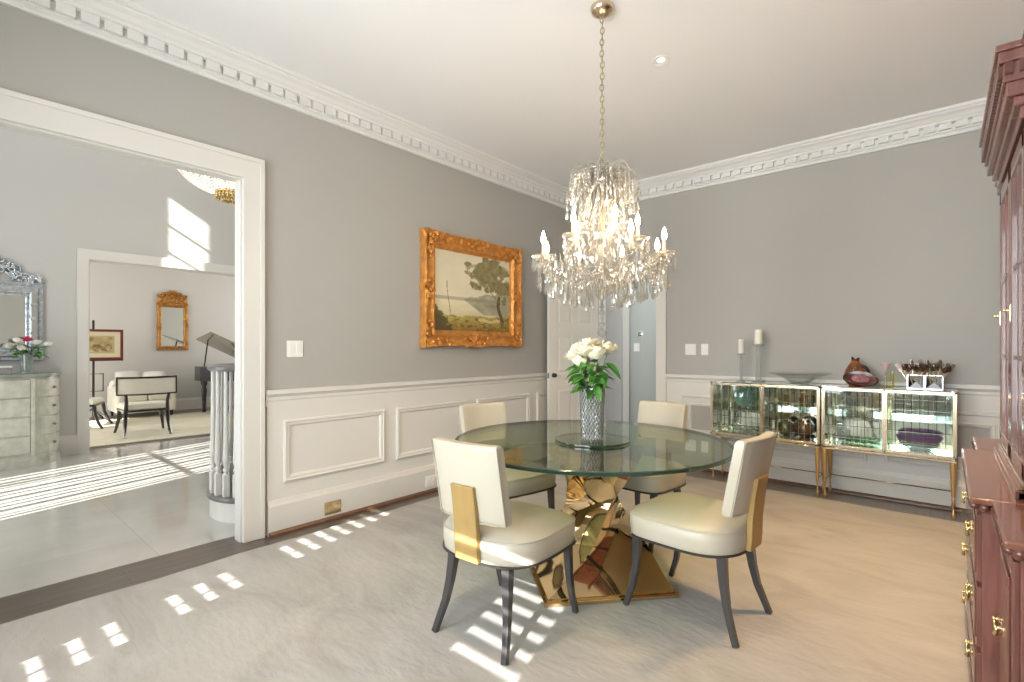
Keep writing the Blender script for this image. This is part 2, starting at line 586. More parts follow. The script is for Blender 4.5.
struct('floor', MB().box(-3.63, XR + 0.15, YB - 0.15, YW + 0.16, -0.12, 0.0), M['wood_floor'], 'dark plank floor round the pale rug', 'floor')
struct('floor_foyer', MB().box(-8.02, -3.63, YB - 0.15, 6.7, -0.12, 0.0), M['marble'], 'polished pale marble foyer floor', 'floor')
struct('floor_living', MB().box(LX - 0.15, -8.02, YB - 0.15, 6.7, -0.12, 0.0), M['wood_floor'], 'dark plank floor of the living room', 'floor')
struct('floor_pantry', MB().box(T1, XR + 0.15, YW + 0.16, 9.2, -0.12, 0.0), M['wood_floor'], 'dark floor beyond the open door', 'floor')

struct('ceiling', MB().box(T1 + 0.1, XR + 0.15, YB - 0.15, 9.2, HC, HC + 0.12), M['ceiling'], 'plain pale ceiling', 'ceiling')
struct('ceiling_foyer', MB().box(-8.02, T1 + 0.1, YB - 0.15, 6.8, FH, FH + 0.12), M['ceiling'], 'high foyer ceiling', 'ceiling')
struct('ceiling_living', MB().box(LX - 0.15, -8.02, YB - 0.15, 6.8, 2.95, 3.07), M['ceiling'], 'living room ceiling', 'ceiling')

w = MB()
w.box(T1, XW, OY1, YW + 0.16, 0, FH)
w.box(T1, XW, OY0, OY1, OZ, FH)
w.box(T1, XW, YB - 0.15, OY0, 0, FH)
struct('wall_left', w, M['wall'], 'grey wall with the cased opening', 'wall')
w = MB()
w.box(DX1, XR + 0.15, YW, YW + 0.16, 0, HC)
w.box(XW, DX0, YW, YW + 0.16, 0, HC)
w.box(DX0, DX1, YW, YW + 0.16, DZ, HC)
struct('wall_back', w, M['wall'], 'grey wall behind the mirrored sideboards', 'wall')
struct('wall_right', MB().box(XR, XR + 0.15, YB - 0.15, YW, 0, HC), M['wall'], 'grey wall behind the mahogany cabinet', 'wall')

def holed(x0, x1, z0, z1, holes, y0, y1):
    """A wall along x with rectangular holes (x0, x1, z0, z1), holes sorted by x and not overlapping in x."""
    m = MB()
    x = x0
    for a, b, c, d in holes:
        m.box(x, a, y0, y1, z0, z1)
        m.box(a, b, y0, y1, z0, c)
        m.box(a, b, y0, y1, d, z1)
        x = b
    m.box(x, x1, y0, y1, z0, z1)
    return m
WIN_A = (-2.72, -1.72, 0.55, 2.30)
WIN_B = (-1.00, -0.02, 0.55, 2.34)
struct('wall_front', holed(T1 + 0.02, XR, 0, HC, [WIN_A, WIN_B], YB - 0.15, YB), M['wall'], 'grey wall with shuttered windows', 'wall')
FDOOR = (-6.35, -4.62, 0.12, 2.42)
FUP = (-6.765, -6.575, 4.30, 5.45)
m = MB()
m.box(-8.02, FUP[0], YB - 0.15, YB, 0, FH)
m.box(FUP[0], FUP[1], YB - 0.15, YB, 0, FUP[2]); m.box(FUP[0], FUP[1], YB - 0.15, YB, FUP[3], FH)
m.box(FUP[1], FDOOR[0], YB - 0.15, YB, 0, FH)
m.box(FDOOR[0], FDOOR[1], YB - 0.15, YB, 0, FDOOR[2]); m.box(FDOOR[0], FDOOR[1], YB - 0.15, YB, FDOOR[3], FH)
m.box(FDOOR[1], T1, YB - 0.15, YB, 0, FH)
struct('wall_foyer_front', m, M['foyer_wall'], 'foyer wall with the entrance', 'wall')
struct('wall_living_front', holed(LX - 0.15, -8.02, 0, 2.95, [(-11.3, -10.9, 0.4, 2.3), (-10.2, -9.1, 0.4, 2.3)], YB - 0.15, YB), M['foyer_wall'], 'living room wall with windows', 'wall')
w = MB()
LO0, LO1, LOZ = 1.22, 3.70, 2.35
w.box(FX - 0.15, FX, YB - 0.15, LO0, 0, FH)
w.box(FX - 0.15, FX, LO0, LO1, LOZ, FH)
w.box(FX - 0.15, FX, LO1, 6.7, 0, FH)
struct('wall_foyer_far', w, M['foyer_wall'], 'pale foyer wall with the living room opening', 'wall')
struct('wall_foyer_back', MB().box(FX, T1, 6.55, 6.7, 0, FH), M['foyer_wall'], 'foyer end wall', 'wall')
struct('wall_living_far', MB().box(LX - 0.15, LX, YB - 0.15, 6.7, 0, 2.95), M['foyer_wall'], 'pale living room wall', 'wall')
struct('wall_living_back', MB().box(LX, FX - 0.15, 6.55, 6.7, 0, 2.95), M['foyer_wall'], 'living room end wall', 'wall')
# the passage behind the open door
struct('wall_pantry_back', MB().box(-3.47, -1.2, 6.6, 6.7, 0, HC).box(-4.4, -3.47, 7.9, 8.0, 0, HC).box(-3.56, -3.47, 6.7, 8.0, 0, HC), M['pantry_wall'], 'green-grey wall beyond the door', 'wall')
struct('wall_pantry_side', MB().box(-1.3, -1.2, YW + 0.16, 6.6, 0, HC).box(-4.5, -4.4, YW + 0.16, 8.0, 0, HC), M['pantry_wall'], 'passage side wall', 'wall')

# cornice with a dentil course
PROF = [(0, 2.945), (0.022, 2.945), (0.026, 2.958), (0.022, 2.972), (0.036, 2.978), (0.04, 3.03), (0.078, 3.034), (0.082, 3.05),
        (0.095, 3.058), (0.112, 3.078), (0.138, 3.092), (0.142, 3.104), (0.155, 3.108), (0.158, 3.13), (0, 3.13)]
m = MB().mould(PROF, (XW, YB, 0), (XW, YW, 0), (1, 0, 0))
y = YB + 0.05
while y < YW - 0.12:
    m.prism([(0.03, 0), (0.066, 0), (0.066, 0.076), (0.03, 0.076)], 2.982, 3.034, Matrix.Translation((XW, y, 0)))
    y += 0.0975
struct('trim_1', m, M['crown'], 'white dentil cornice along the left wall', 'cornice')
m = MB().mould(PROF, (XW + 0.02, YW, 0), (XR, YW, 0), (0, -1, 0))
x = XW + 0.12
while x < XR - 0.1:
    m.box(x, x + 0.072, YW - 0.070, YW - 0.03, 2.988, 3.034)
    x += 0.0975
struct('trim_2', m, M['crown'], 'white dentil cornice along the back wall', 'cornice')

# wainscot: panelling, chair rail, picture-frame mouldings
RAIL = [(0, 0.875), (0.014, 0.875), (0.014, 0.905), (0.02, 0.915), (0.02, 0.935), (0.03, 0.945), (0.042, 0.957), (0.042, 0.985), (0, 0.985)]
BASE = [(0, 0), (0.024, 0), (0.024, 0.195), (0.018, 0.21), (0.012, 0.232), (0, 0.232)]
SHOE = [(0.024, 0), (0.046, 0), (0.044, 0.012), (0.036, 0.022), (0.024, 0.026)]
FR = [(0.0, 0.0), (0.016, 0.004), (0.02, 0.014), (0.014, 0.022), (0.014, 0.036), (0.006, 0.044), (0.0, 0.05)]

def panel_frame(m, o, u, n, a0, a1, z0, z1, width=1.0, prof=FR):
    """Mitred frame moulding on a wall: o origin, u along the wall, n out of the wall."""
    o, u, n = Vector(o), Vector(u), Vector(n)
    up = Vector((0, 0, 1))
    rs = []
    for s, t in ((0, 0), (1, 0), (1, 1), (0, 1)):
        ring = []
        for d, wv in prof:
            wv *= width
            a = a0 + wv if s == 0 else a1 - wv
            z = z0 + wv if t == 0 else z1 - wv
            ring.append(o + u * a + up * z + n * d)
        rs.append(ring)
    m.rings(rs, closed=False, cap=False, loop=True)

m = MB()
m.box(XW, XW + 0.012, OY1 + 0.15, YW, 0, 0.95)
m.mould(RAIL, (XW, OY1 + 0.14, 0), (XW, YW, 0), (1, 0, 0))
for a0, a1 in ((1.577, 2.40), (2.515, 3.335), (3.46, 4.28), (4.41, 5.12)):
    panel_frame(m, (XW + 0.012, 0, 0), (0, 1, 0), (1, 0, 0), a0, a1, 0.34, 0.772, 1.0)
struct('trim_3', m, M['trim'], 'white panelled wainscot under the chair rail, left wall', 'wainscot')
m = MB()
cx0 = DX1 + 0.115
m.box(cx0, XR, YW - 0.012, YW, 0, 0.95)
m.mould(RAIL, (cx0, YW, 0), (XR, YW, 0), (0, -1, 0))
PANELS = ((-2.144, -1.384), (-1.264, -0.504), (-0.384, 0.376))
FR2 = [(0.0, 0.0), (0.018, 0.006), (0.022, 0.02), (0.012, 0.03), (0.012, 0.085), (0.018, 0.092), (0.014, 0.11), (0.0, 0.118)]
for a0, a1 in PANELS:
    panel_frame(m, (0, YW - 0.012, 0), (1, 0, 0), (0, -1, 0), a0, a1, 0.30, 0.776, 1.0, FR2)
struct('trim_4', m, M['trim'], 'white panelled wainscot under the chair rail, back wall', 'wainscot')
m = MB()
for a0, a1 in PANELS:
    m.box(a0 + 0.11, a1 - 0.11, YW - 0.0135, YW - 0.011, 0.41, 0.666)
struct('trim_5', m, M['wall'], 'grey painted fields of the wainscot panels', 'wainscot')
m = MB().mould(BASE, (XW + 0.012, OY1 + 0.15, 0), (XW + 0.012, YW, 0), (1, 0, 0))
struct('baseboard_left', m, M['trim'], 'white baseboard under the painting', 'baseboard')
m = MB().mould(SHOE, (XW + 0.012, OY1 + 0.15, 0), (XW + 0.012, YW - 0.03, 0), (1, 0, 0))
struct('trim_6', m, M['shoe'], 'brown shoe moulding at the left wall', 'moulding')
m = MB().mould(BASE, (cx0, YW - 0.012, 0), (XR, YW - 0.012, 0), (0, -1, 0))
struct('baseboard_back', m, M['trim'], 'white baseboard behind the sideboards', 'baseboard')
m = MB().mould(SHOE, (cx0, YW - 0.012, 0), (XR, YW - 0.012, 0), (0, -1, 0))
struct('trim_7', m, M['shoe'], 'brown shoe moulding at the back wall', 'moulding')

# casing and jamb of the foyer opening
CW, CT = 0.127, 0.140
m = MB()
for sx, o0, o1 in ((1, XW, XW + 0.026), (-1, T1 - 0.026, T1)):
    m.box(o0, o1, OY1 - 0.006, OY1 + CW, 0, OZ + CT)
    m.box(o0, o1, OY0 - CW, OY0 + 0.006, 0, OZ + CT)
    m.box(o0, o1, OY0, OY1, OZ - 0.006, OZ + CT)
m.box(XW + 0.026, XW + 0.034, OY1 + CW - 0.03, OY1 + CW, 0, OZ + CT).box(XW + 0.026, XW + 0.034, OY0 - CW, OY1 + CW - 0.03, OZ + CT - 0.03, OZ + CT)
m.box(T1, XW, OY1 - 0.018, OY1 + 0.001, 0, OZ).box(T1, XW, OY0 - 0.001, OY0 + 0.018, 0, OZ)
m.box(T1, XW, OY0 + 0.018, OY1 - 0.018, OZ - 0.018, OZ + 0.001)
struct('trim_8', m, M['trim'], 'white casing of the wide opening to the foyer', 'casing', bevel=0.003)
# casing of the living room opening
m = MB()
for o0, o1 in ((FX, FX + 0.024), (FX - 0.174, FX - 0.15)):
    m.box(o0, o1, LO0 - 0.105, LO0 + 0.004, 0, LOZ + 0.12)
    m.box(o0, o1, LO1 - 0.004, LO1 + 0.105, 0, LOZ + 0.12)
    m.box(o0, o1, LO0, LO1, LOZ - 0.004, LOZ + 0.12)
m.box(FX - 0.15, FX, LO0 - 0.001, LO0 + 0.015, 0, LOZ).box(FX - 0.15, FX, LO1 - 0.015, LO1 + 0.001, 0, LOZ).box(FX - 0.15, FX, LO0, LO1, LOZ - 0.015, LOZ + 0.001)
struct('trim_9', m, M['trim'], 'white casing of the living room opening', 'casing', bevel=0.003)
struct('baseboard_foyer', MB().mould(BASE, (FX, YB, 0), (FX, LO0 - 0.105, 0), (1, 0, 0)), M['trim'], 'white foyer baseboard', 'baseboard')
struct('baseboard_living', MB().mould(BASE, (LX, YB, 0), (LX, 6.5, 0), (1, 0, 0)), M['trim'], 'white living room baseboard', 'baseboard')

# casing of the door opening
m = MB()
m.box(DX1 - 0.004, DX1 + 0.115, YW - 0.026, YW, 0, DZ + 0.115)
m.box(DX0 - 0.115, DX0 + 0.004, YW - 0.026, YW, 0, DZ + 0.115)
m.box(DX0, DX1, YW - 0.026, YW, DZ - 0.004, DZ + 0.115)
m.box(DX1 + 0.085, DX1 + 0.115, YW - 0.036, YW - 0.026, 0, DZ + 0.115)
m.box(DX1 - 0.016, DX1 + 0.001, YW, YW + 0.16, 0, DZ).box(DX0 - 0.001, DX0 + 0.016, YW, YW + 0.16, 0, DZ).box(DX0, DX1, YW, YW + 0.16, DZ - 0.016, DZ + 0.001)
struct('trim_10', m, M['trim'], 'white casing of the back door opening', 'casing', bevel=0.003)
m = MB().box(-3.58, -3.46, 6.574, 6.6, 0, 2.17).box(-3.62, -3.575, 6.56, 6.72, 0, 2.17).box(-3.49, -3.45, 6.562, 6.574, 0, 2.17)
m.box(-4.40, -3.58, 6.574, 6.7, 2.06, 2.17)
struct('trim_11', m, M['trim'], 'white casing in the passage beyond the door', 'casing', bevel=0.003)

# the door, open against the left wall
door = thing('door_1', 'white panelled door standing open against the left wall', 'door', (DX0 + 0.005, YW - 0.03, 0), 0)
door['kind'] = 'structure'
DW, DH, DT = 0.745, 2.04, 0.042
leaf = MB()
xs = [0, 0.115, 0.335, 0.41, 0.63, DW]
zs = [0, 0.22, 0.82, 0.98, 1.42, 1.55, 1.92, DH]
leaf.box(0, DW, -0.012, 0.012, 0.008, DH)
for sy in (-1, 1):
    y0, y1 = (-DT / 2, -0.012) if sy < 0 else (0.012, DT / 2)
    for a, b in ((0, 1), (2, 3), (4, 5)):
        leaf.box(xs[a], xs[b], y0, y1, 0.008, DH)
    for a, b in ((0, 1), (2, 3), (4, 5), (6, 7)):
        for c, d in ((1, 2), (3, 4)):
            leaf.box(xs[c], xs[d], y0, y1, max(zs[a], 0.008), zs[b])
    for a, b in ((1, 2), (3, 4), (5, 6)):
        for c, d in ((1, 2), (3, 4)):
            i = 0.04
            leaf.prism([(xs[c] + 0.012, zs[a] + 0.012), (xs[d] - 0.012, zs[a] + 0.012), (xs[d] - 0.012, zs[b] - 0.012), (xs[c] + 0.012, zs[b] - 0.012)],
                       0.0, 0.009, Matrix.Translation((0, sy * 0.012, 0)) @ Matrix.Rotation(PI / 2, 4, 'X') @ Matrix.Scale(-sy, 4, (0, 0, 1)),
                       [(xs[c] + i, zs[a] + i), (xs[d] - i, zs[a] + i), (xs[d] - i, zs[b] - i), (xs[c] + i, zs[b] - i)])
leaf.build('door_leaf', M['door'], door, bevel=0.002)
k = MB()
for sy in (-1, 1):
    mt = Matrix.Translation((DW - 0.06, sy * DT / 2, 0.963)) @ Matrix.Rotation(-sy * PI / 2, 4, 'X')
    k.lathe([(0.026, 0), (0.026, 0.006), (0.009, 0.008), (0.009, 0.022), (0.018, 0.026), (0.023, 0.034), (0.017, 0.041), (0.0005, 0.042)], 16, mtx=mt)
k.box(DW - 0.001, DW + 0.001, -0.012, 0.012, 0.93, 0.99)
kn = k.build('door_knob', M['black_iron'], door, smooth=True)
door.rotation_euler = (0, 0, math.radians(-105))

# windows behind the camera: shutter leaves, one leaf of each with its louvres open
def shutter_window(name, hole, leaves, rails, label, split=True):
    x0, x1, z0, z1 = hole
    t = thing(name, label, 'window', ((x0 + x1) / 2, YB - 0.04, z0))
    t['kind'] = 'structure'
    ox, oy, oz = t.location
    f = MB()
    f.box(x0 - 0.09, x0 + 0.003, YB, YB + 0.022, z0 - 0.09, z1 + 0.09).box(x1 - 0.003, x1 + 0.09, YB, YB + 0.022, z0 - 0.09, z1 + 0.09)
    f.box(x0, x1, YB, YB + 0.022, z1 - 0.003, z1 + 0.09).box(x0, x1, YB, YB + 0.035, z0 - 0.09, z0 + 0.003)
    f.build('window_frame', M['trim'], t, bevel=0.002).location = (-ox, -oy, -oz)
    for a, b, op in leaves:
        s = MB()
        yc = YB - 0.055
        s.box(a, a + 0.018, yc - 0.016, yc + 0.016, z0, z1).box(b - 0.018, b, yc - 0.016, yc + 0.016, z0, z1)
        s.box(a, b, yc - 0.016, yc + 0.016, z0, z0 + 0.06).box(a, b, yc - 0.016, yc + 0.016, z1 - 0.06, z1)
        for r, rh in rails:
            s.box(a, b, yc - 0.016, yc + 0.016, r - rh, r + rh)
        if op == 1 and split:
            s.box((a + b) / 2 - 0.007, (a + b) / 2 + 0.007, yc + 0.03, yc + 0.045, z0, z1)
        z = 1.0275 - 5 * 0.077
        while z < z1 - 0.06:
            if all(abs(z - r) > rh - 0.01 for r, rh in rails):
                if op == 1:
                    mt = Matrix.Translation((0, yc, z))
                elif op == 2:
                    mt = Matrix.Translation((0, yc, z)) @ Matrix.Rotation(math.radians(-28), 4, 'X')
                else:
                    mt = Matrix.Translation((0, yc, z)) @ Matrix.Rotation(math.radians(76), 4, 'X')
                hw = 0.041 if op else 0.05
                s.box(a + 0.018, b - 0.018, -hw, hw, -0.004, 0.004, mt)
            z += 0.077
        s.build('shutter', M['trim'], t).location = (-ox, -oy, -oz)
    return t
shutter_window('window_1', WIN_A, [(-2.72, -2.50, 0), (-2.50, -2.262, 0), (-2.262, -1.985, 1), (-1.985, -1.72, 0)], ((1.297, 0.032), (1.6435, 0.075)), 'shuttered window behind the camera, farther from the cabinet')
shutter_window('window_2', WIN_B, [(-1.0, -0.665, 0), (-0.665, -0.275, 1), (-0.275, -0.02, 0)], ((1.297, 0.032), (1.6435, 0.075)), 'shuttered window behind the camera, nearer the cabinet', False)

# foyer entrance: glazed panels with upright bars; narrow window above
t = thing('door_2', 'glazed entrance with upright bars in the foyer', 'door', (-5.5, YB - 0.08, 0))
t['kind'] = 'structure'
b = MB()
x0, x1, z0, z1 = FDOOR
b.box(x0, x1, YB - 0.1, YB - 0.05, z0, z0 + 0.1).box(x0, x1, YB - 0.1, YB - 0.05, z1 - 0.06, z1)
rr = random.Random(3)
x = x0
while x < x1:
    wv = rr.choice((0.02, 0.035, 0.05, 0.03, 0.07))
    b.box(x, min(x + wv, x1), YB - 0.1, YB - 0.05, z0 + 0.1, z1 - 0.06)
    x += wv + rr.choice((0.05, 0.08, 0.14, 0.10))
for zz in (0.5, 0.9, 1.9):
    b.box(x0, x1, YB - 0.095, YB - 0.055, zz, zz + 0.02)
b.build('door_bars', M['trim'], t).location = (5.5, -(YB - 0.08), 0)
m = MB()
for zz in (4.655, 5.02):
    m.box(FUP[0], FUP[1], YB - 0.1, YB - 0.07, zz, zz + 0.025)
struct('window_3', m, M['trim'], 'narrow high foyer window', 'window')
m = MB()
for xa, xb in ((-11.3, -10.9), (-10.2, -9.1)):
    m.box((xa + xb) / 2 - 0.02, (xa + xb) / 2 + 0.02, YB - 0.1, YB - 0.06, 0.4, 2.3)
    for zz in (0.95, 1.4, 1.85):
        m.box(xa, xb, YB - 0.1, YB - 0.06, zz, zz + 0.03)
struct('window_4', m, M['trim'], 'living room windows with glazing bars', 'window')

# stairs start behind the opening's right jamb
st = thing('staircase', 'curved bottom stair with white balusters and grey handrail beside the opening', 'staircase', (-4.13, 1.60, 0))
st['kind'] = 'structure'
def bull(r0, ext, y1, x0=-0.30, x1=0.33, n=14):
    """Plan of the bullnosed bottom step: half round towards the camera, straight sides to y1."""
    cx, rr_ = (x0 + x1) / 2, (x1 - x0) / 2 + ext
    return [(cx + rr_ * math.cos(-PI + PI * i / n), -0.02 + rr_ * 0.72 * math.sin(-PI + PI * i / n)) for i in range(n + 1)] + [(cx + rr_, y1), (cx - rr_, y1)]
MB().prism(bull(0, 0, 0.9), 0, 0.145).build('riser', M['trim'], st)
MB().prism(bull(0, 0.03, 0.9), 0.145, 0.178).build('tread', M['grey_wood'], st, bevel=0.008)
MB().prism([(-0.2, 0.42), (0.5, 0.42), (0.5, 1.2), (-0.2, 1.2)], 0.178, 0.33).build('riser', M['trim'], st)
MB().prism([(-0.22, 0.39), (0.5, 0.39), (0.5, 1.2), (-0.22, 1.2)], 0.33, 0.355).build('tread', M['grey_wood'], st)
def baluster():
    q = MB()
    s = 0.019
    q.prism([(-s, -s), (s, -s), (s, s), (-s, s)], 0.178, 0.34)
    q.lathe([(0.018, 0.34), (0.012, 0.352), (0.02, 0.368), (0.02, 0.378), (0.012, 0.392), (0.0215, 0.43), (0.022, 0.46), (0.017, 0.62), (0.0145, 0.80), (0.0135, 1.06), (0.013, 1.10)], 12)
    return q
pos = [(0.262 * math.cos(PI + PI * i / 9), -0.02 + 0.205 * math.sin(PI + PI * i / 9)) for i in range(9)] + [(-0.265, 0.13), (-0.265, 0.28)]
b0 = baluster().build('baluster', M['trim'], st, smooth=True)
b0.location = (*pos[0], 0)
for p in pos[1:]:
    c = b0.copy(); COL.objects.link(c); c.parent = st; c.location = (*p, 0)
pts = [(-0.265, 0.9, 1.28), (-0.265, 0.4, 1.155), (-0.265, 0.12, 1.125), (-0.262, -0.02, 1.12)] + [(0.0 + 0.262 * math.cos(a), -0.02 + 0.21 * math.sin(a), 1.12) for a in [PI + PI * i / 10 for i in range(1, 11)]] + [(0.2, 0.07, 1.12), (0.08, 0.1, 1.12), (0.0, 0.03, 1.12)]
MB().tube(pts, [0.034] * len(pts), 10, flat=0.75).build('handrail', M['grey_wood'], st, smooth=True)
MB().lathe([(0.055, 0.178), (0.055, 0.33), (0.035, 0.36), (0.045, 0.42), (0.03, 0.8), (0.03, 1.1)], 14, (0.0, -0.02, 0)).build('newel_post', M['grey_wood'], st, smooth=True)

# wall plates and outlets
def plate(name, o, u, n, a0, a1, z0, z1, m, label, kind_, toggles):
    o, u, n = Vector(o), Vector(u), Vector(n)
    mt = Matrix((u, n, Vector((0, 0, 1)))).transposed().to_4x4()
    ca, cz = (a0 + a1) / 2, (z0 + z1) / 2
    t = thing(name, label, kind_, o + u * ca + Vector((0, 0, cz)))
    w2, h2 = (a1 - a0) / 2, (z1 - z0) / 2
    MB().box(-w2, w2, 0, 0.006, -h2, h2, mt).build('face_plate', m, t, bevel=0.0015)
    for a, b, c, d, mm, nm in toggles:
        MB().box(a, b, 0.005, 0.009, c, d, mt).build(nm, mm, t, bevel=0.001)
    return t
tog = lambda c: (c - 0.017, c + 0.017, -0.033, 0.033, M['plate'], 'rocker')
plate('light_switch', (XW, 0, 0), (0, 1, 0), (1, 0, 0), 1.607, 1.722, 1.207, 1.322, M['plate'], 'white double light switch on the grey wall by the opening', 'light switch', [tog(-0.025), tog(0.025)])
plate('light_switch', (0, YW, 0), (1, 0, 0), (0, -1, 0), -2.10, -1.985, 1.197, 1.313, M['plate'], 'white double light switch right of the door, wider of the pair', 'light switch', [tog(-0.025), tog(0.025)])
plate('light_switch', (0, YW, 0), (1, 0, 0), (0, -1, 0), -1.93, -1.858, 1.197, 1.313, M['plate'], 'narrow white wall plate beside the double switch, above the sideboard', 'light switch', [tog(0.0)])
plate('power_outlet', (XW + 0.036, 0, 0), (0, 1, 0), (1, 0, 0), 1.868, 1.998, 0.045, 0.135, M['brass'], 'brass outlet plate on the baseboard near the opening', 'power outlet',
      [(-0.05, -0.012, -0.02, 0.02, M['champagne'], 'socket'), (0.012, 0.05, -0.02, 0.02, M['champagne'], 'socket')])
plate('power_outlet', (XW + 0.036, 0, 0), (0, 1, 0), (1, 0, 0), 2.808, 2.922, 0.05, 0.142, M['plate'], 'white outlet plate on the baseboard behind the nearest chair', 'power outlet',
      [(-0.045, -0.010, -0.02, 0.02, M['plate'], 'socket'), (0.010, 0.045, -0.02, 0.02, M['plate'], 'socket')])
plate('light_switch', (0, 6.6, 0), (1, 0, 0), (0, -1, 0), -3.39, -3.30, 1.22, 1.34, M['plate'], 'white switch plate on the green-grey wall beyond the door', 'light switch', [tog(0.0)])
t = thing('thermostat', 'small round chrome thermostat above the switch beyond the door', 'thermostat', (-3.29, 6.6, 1.47))
MB().lathe([(0.034, 0), (0.034, 0.014), (0.024, 0.018), (0.022, 0.03), (0.0005, 0.031)], 20, mtx=Matrix.Rotation(PI / 2, 4, 'X')).build('dial', M['silver'], t, smooth=True)
MB().lathe([(0.045, 0), (0.045, 0.006), (0.0005, 0.007)], 20, mtx=Matrix.Rotation(PI / 2, 4, 'X')).build('back_plate', M['plate'], t, smooth=True)

# rugs
def rug_outline(x0, x1, y0, y1, wob, step=0.07, seed=1):
    r = random.Random(seed)
    pts = []
    def run(a, b, axis):
        n = max(2, int((Vector(b) - Vector(a)).length / step))
        for i in range(n):
            f = i / n
            p = [a[0] + (b[0] - a[0]) * f, a[1] + (b[1] - a[1]) * f]
            k = p[1 - axis] * 3.1 + axis * 5
            p[axis] += wob * (math.sin(k) * 0.6 + math.sin(k * 2.7 + 1) * 0.4 + r.uniform(-0.5, 0.5))
            pts.append(tuple(p))
    run((x0, y0), (x1, y0), 1); run((x1, y0), (x1, y1), 0); run((x1, y1), (x0, y1), 1); run((x0, y1), (x0, y0), 0)
    return pts
rug = MB().prism(rug_outline(-3.262, 0.40, -0.9, 4.86, 0.010), 0.0, 0.010).build('area_rug', M['rug'])
tag(rug, 'large pale beige hide rug under the glass dining table', 'rug')
rug2 = MB().prism(rug_outline(-11.15, -8.22, 0.4, 4.6, 0.012, seed=2), 0.0, 0.012).build('area_rug', M['living_rug'])
tag(rug2, 'cream rug under the white chairs in the living room', 'rug')
# ---------------------------------------------------------------- dining table
TC = (-1.50, 2.42)
table = thing('dining_table', 'round dining table with thick green glass top on twisted gold base', 'table', (*TC, 0.0102))
R = 0.772
m = MB()
n = 96
def ringp(r, z):
    return [(r * math.cos(2 * PI * i / n), r * math.sin(2 * PI * i / n), z) for i in range(n)]
m.rings([ringp(R - 0.004, 0.716), ringp(R, 0.720), ringp(R, 0.733), ringp(R - 0.004, 0.737)], True, False)
k = len(m.f)
m.slot(1).add(ringp(R - 0.004, 0.737), [tuple(range(n))])
m.add(ringp(R - 0.004, 0.716), [tuple(reversed(range(n)))])
m.build('table_top', [M['glass_edge'], M['table_glass']], table).location = (-0.050, 0.044, 0)
# twisted, waisted square column of polished gold
def square_ring(h, rot, z, skew=(0, 0)):
    pts = []
    for c in range(4):
        a0 = rot + c * PI / 2
        p0 = Vector((h * math.cos(a0), h * math.sin(a0)))
        p1 = Vector((h * math.cos(a0 + PI / 2), h * math.sin(a0 + PI / 2)))
        for s in range(6):
            q = p0.lerp(p1, s / 6)
            pts.append((q.x + skew[0], q.y + skew[1], z))
    return pts
prof = [(0.0, 0.47, 0.0), (0.028, 0.47, 0.0)]
for i in range(15):
    u = i / 14
    z = 0.028 + u * (0.714 - 0.028)
    waist = 0.165
    if u < 0.58:
        h = waist + (0.455 - waist) * (1 - u / 0.58) ** 1.55
    else:
        h = waist + (0.285 - waist) * ((u - 0.58) / 0.42) ** 0.9
    prof.append((z, h, math.radians(118) * (u ** 1.2)))
rs = [square_ring(h, math.radians(4) + rot, z) for z, h, rot in prof]
MB().rings(rs).build('pedestal', M['gold'], table, smooth=True)
MB().prism([(0.49 * math.cos(math.radians(4) + c * PI / 2), 0.49 * math.sin(math.radians(4) + c * PI / 2)) for c in range(4)], 0, 0.022).build('base_plate', M['gold'], table, bevel=0.004)

# rotating glass tray, vase and roses
ZT = 0.748
ls = thing('lazy_susan', 'clear round glass turntable in the middle of the dining table', 'turntable', (TC[0], TC[1], ZT))
m = MB()
m.rings([[(0.207 * math.cos(2 * PI * i / 64), 0.207 * math.sin(2 * PI * i / 64), z) for i in range(64)] for z in (0.004, 0.012)], True, False)
m.slot(1)
for z in (0.012, 0.004):
    m.add([(0.207 * math.cos(2 * PI * i / 64), 0.207 * math.sin(2 * PI * i / 64), z) for i in range(64)], [tuple(range(64))])
m.build('disc', [M['glass_edge'], M['table_glass']], ls)
MB().lathe([(0.035, 0), (0.035, 0.003), (0.03, 0.004), (0.0005, 0.004)], 32).build('bearing', M['silver'], ls, smooth=True)

VZ = ZT + 0.0125
vase = thing('glass_vase', 'tall diamond-cut crystal vase holding white roses on the dining table', 'vase', (TC[0], TC[1], VZ))
m = MB()
nv, rows = 20, 16
def vpt(k, i, extra=0.0, half=0.0):
    u = k / rows
    r = 0.054 + 0.013 * u + extra
    th = 2 * PI * (i + 0.5 * (k % 2) + half) / nv
    return (r * math.cos(th), r * math.sin(th), 0.29 * u)
verts = [vpt(k, i) for k in range(rows + 1) for i in range(nv)]
faces = []
V_ = lambda k, i: k * nv + i % nv
for k in range(rows - 1):
    for i in range(nv):
        lo, hi = V_(k, i), V_(k + 2, i)
        le, ri = (V_(k + 1, i - 1), V_(k + 1, i)) if k % 2 == 0 else (V_(k + 1, i), V_(k + 1, i + 1))
        u = (k + 1) / rows
        r = 0.054 + 0.013 * u + 0.0075
        th = 2 * PI * (i + 0.5 * (k % 2)) / nv
        verts.append((r * math.cos(th), r * math.sin(th), 0.29 * u))
        c = len(verts) - 1
        faces += [(lo, ri, c), (ri, hi, c), (hi, le, c), (le, lo, c)]
for i in range(nv):
    faces.append((V_(0, i), V_(0, i + 1), V_(1, i)))
    faces.append((V_(rows, i), V_(rows - 1, i), V_(rows, i + 1)) if (rows % 2 == 0) else (V_(rows, i), V_(rows - 1, i + 1), V_(rows, i + 1)))
m.add(verts, faces)
m.lathe([(0.067, 0.29), (0.059, 0.286), (0.047, 0.03), (0.001, 0.026)], nv, cap=False)
m.lathe([(0.054, 0), (0.001, 0.0)], nv, cap=False)
m.slot(1)
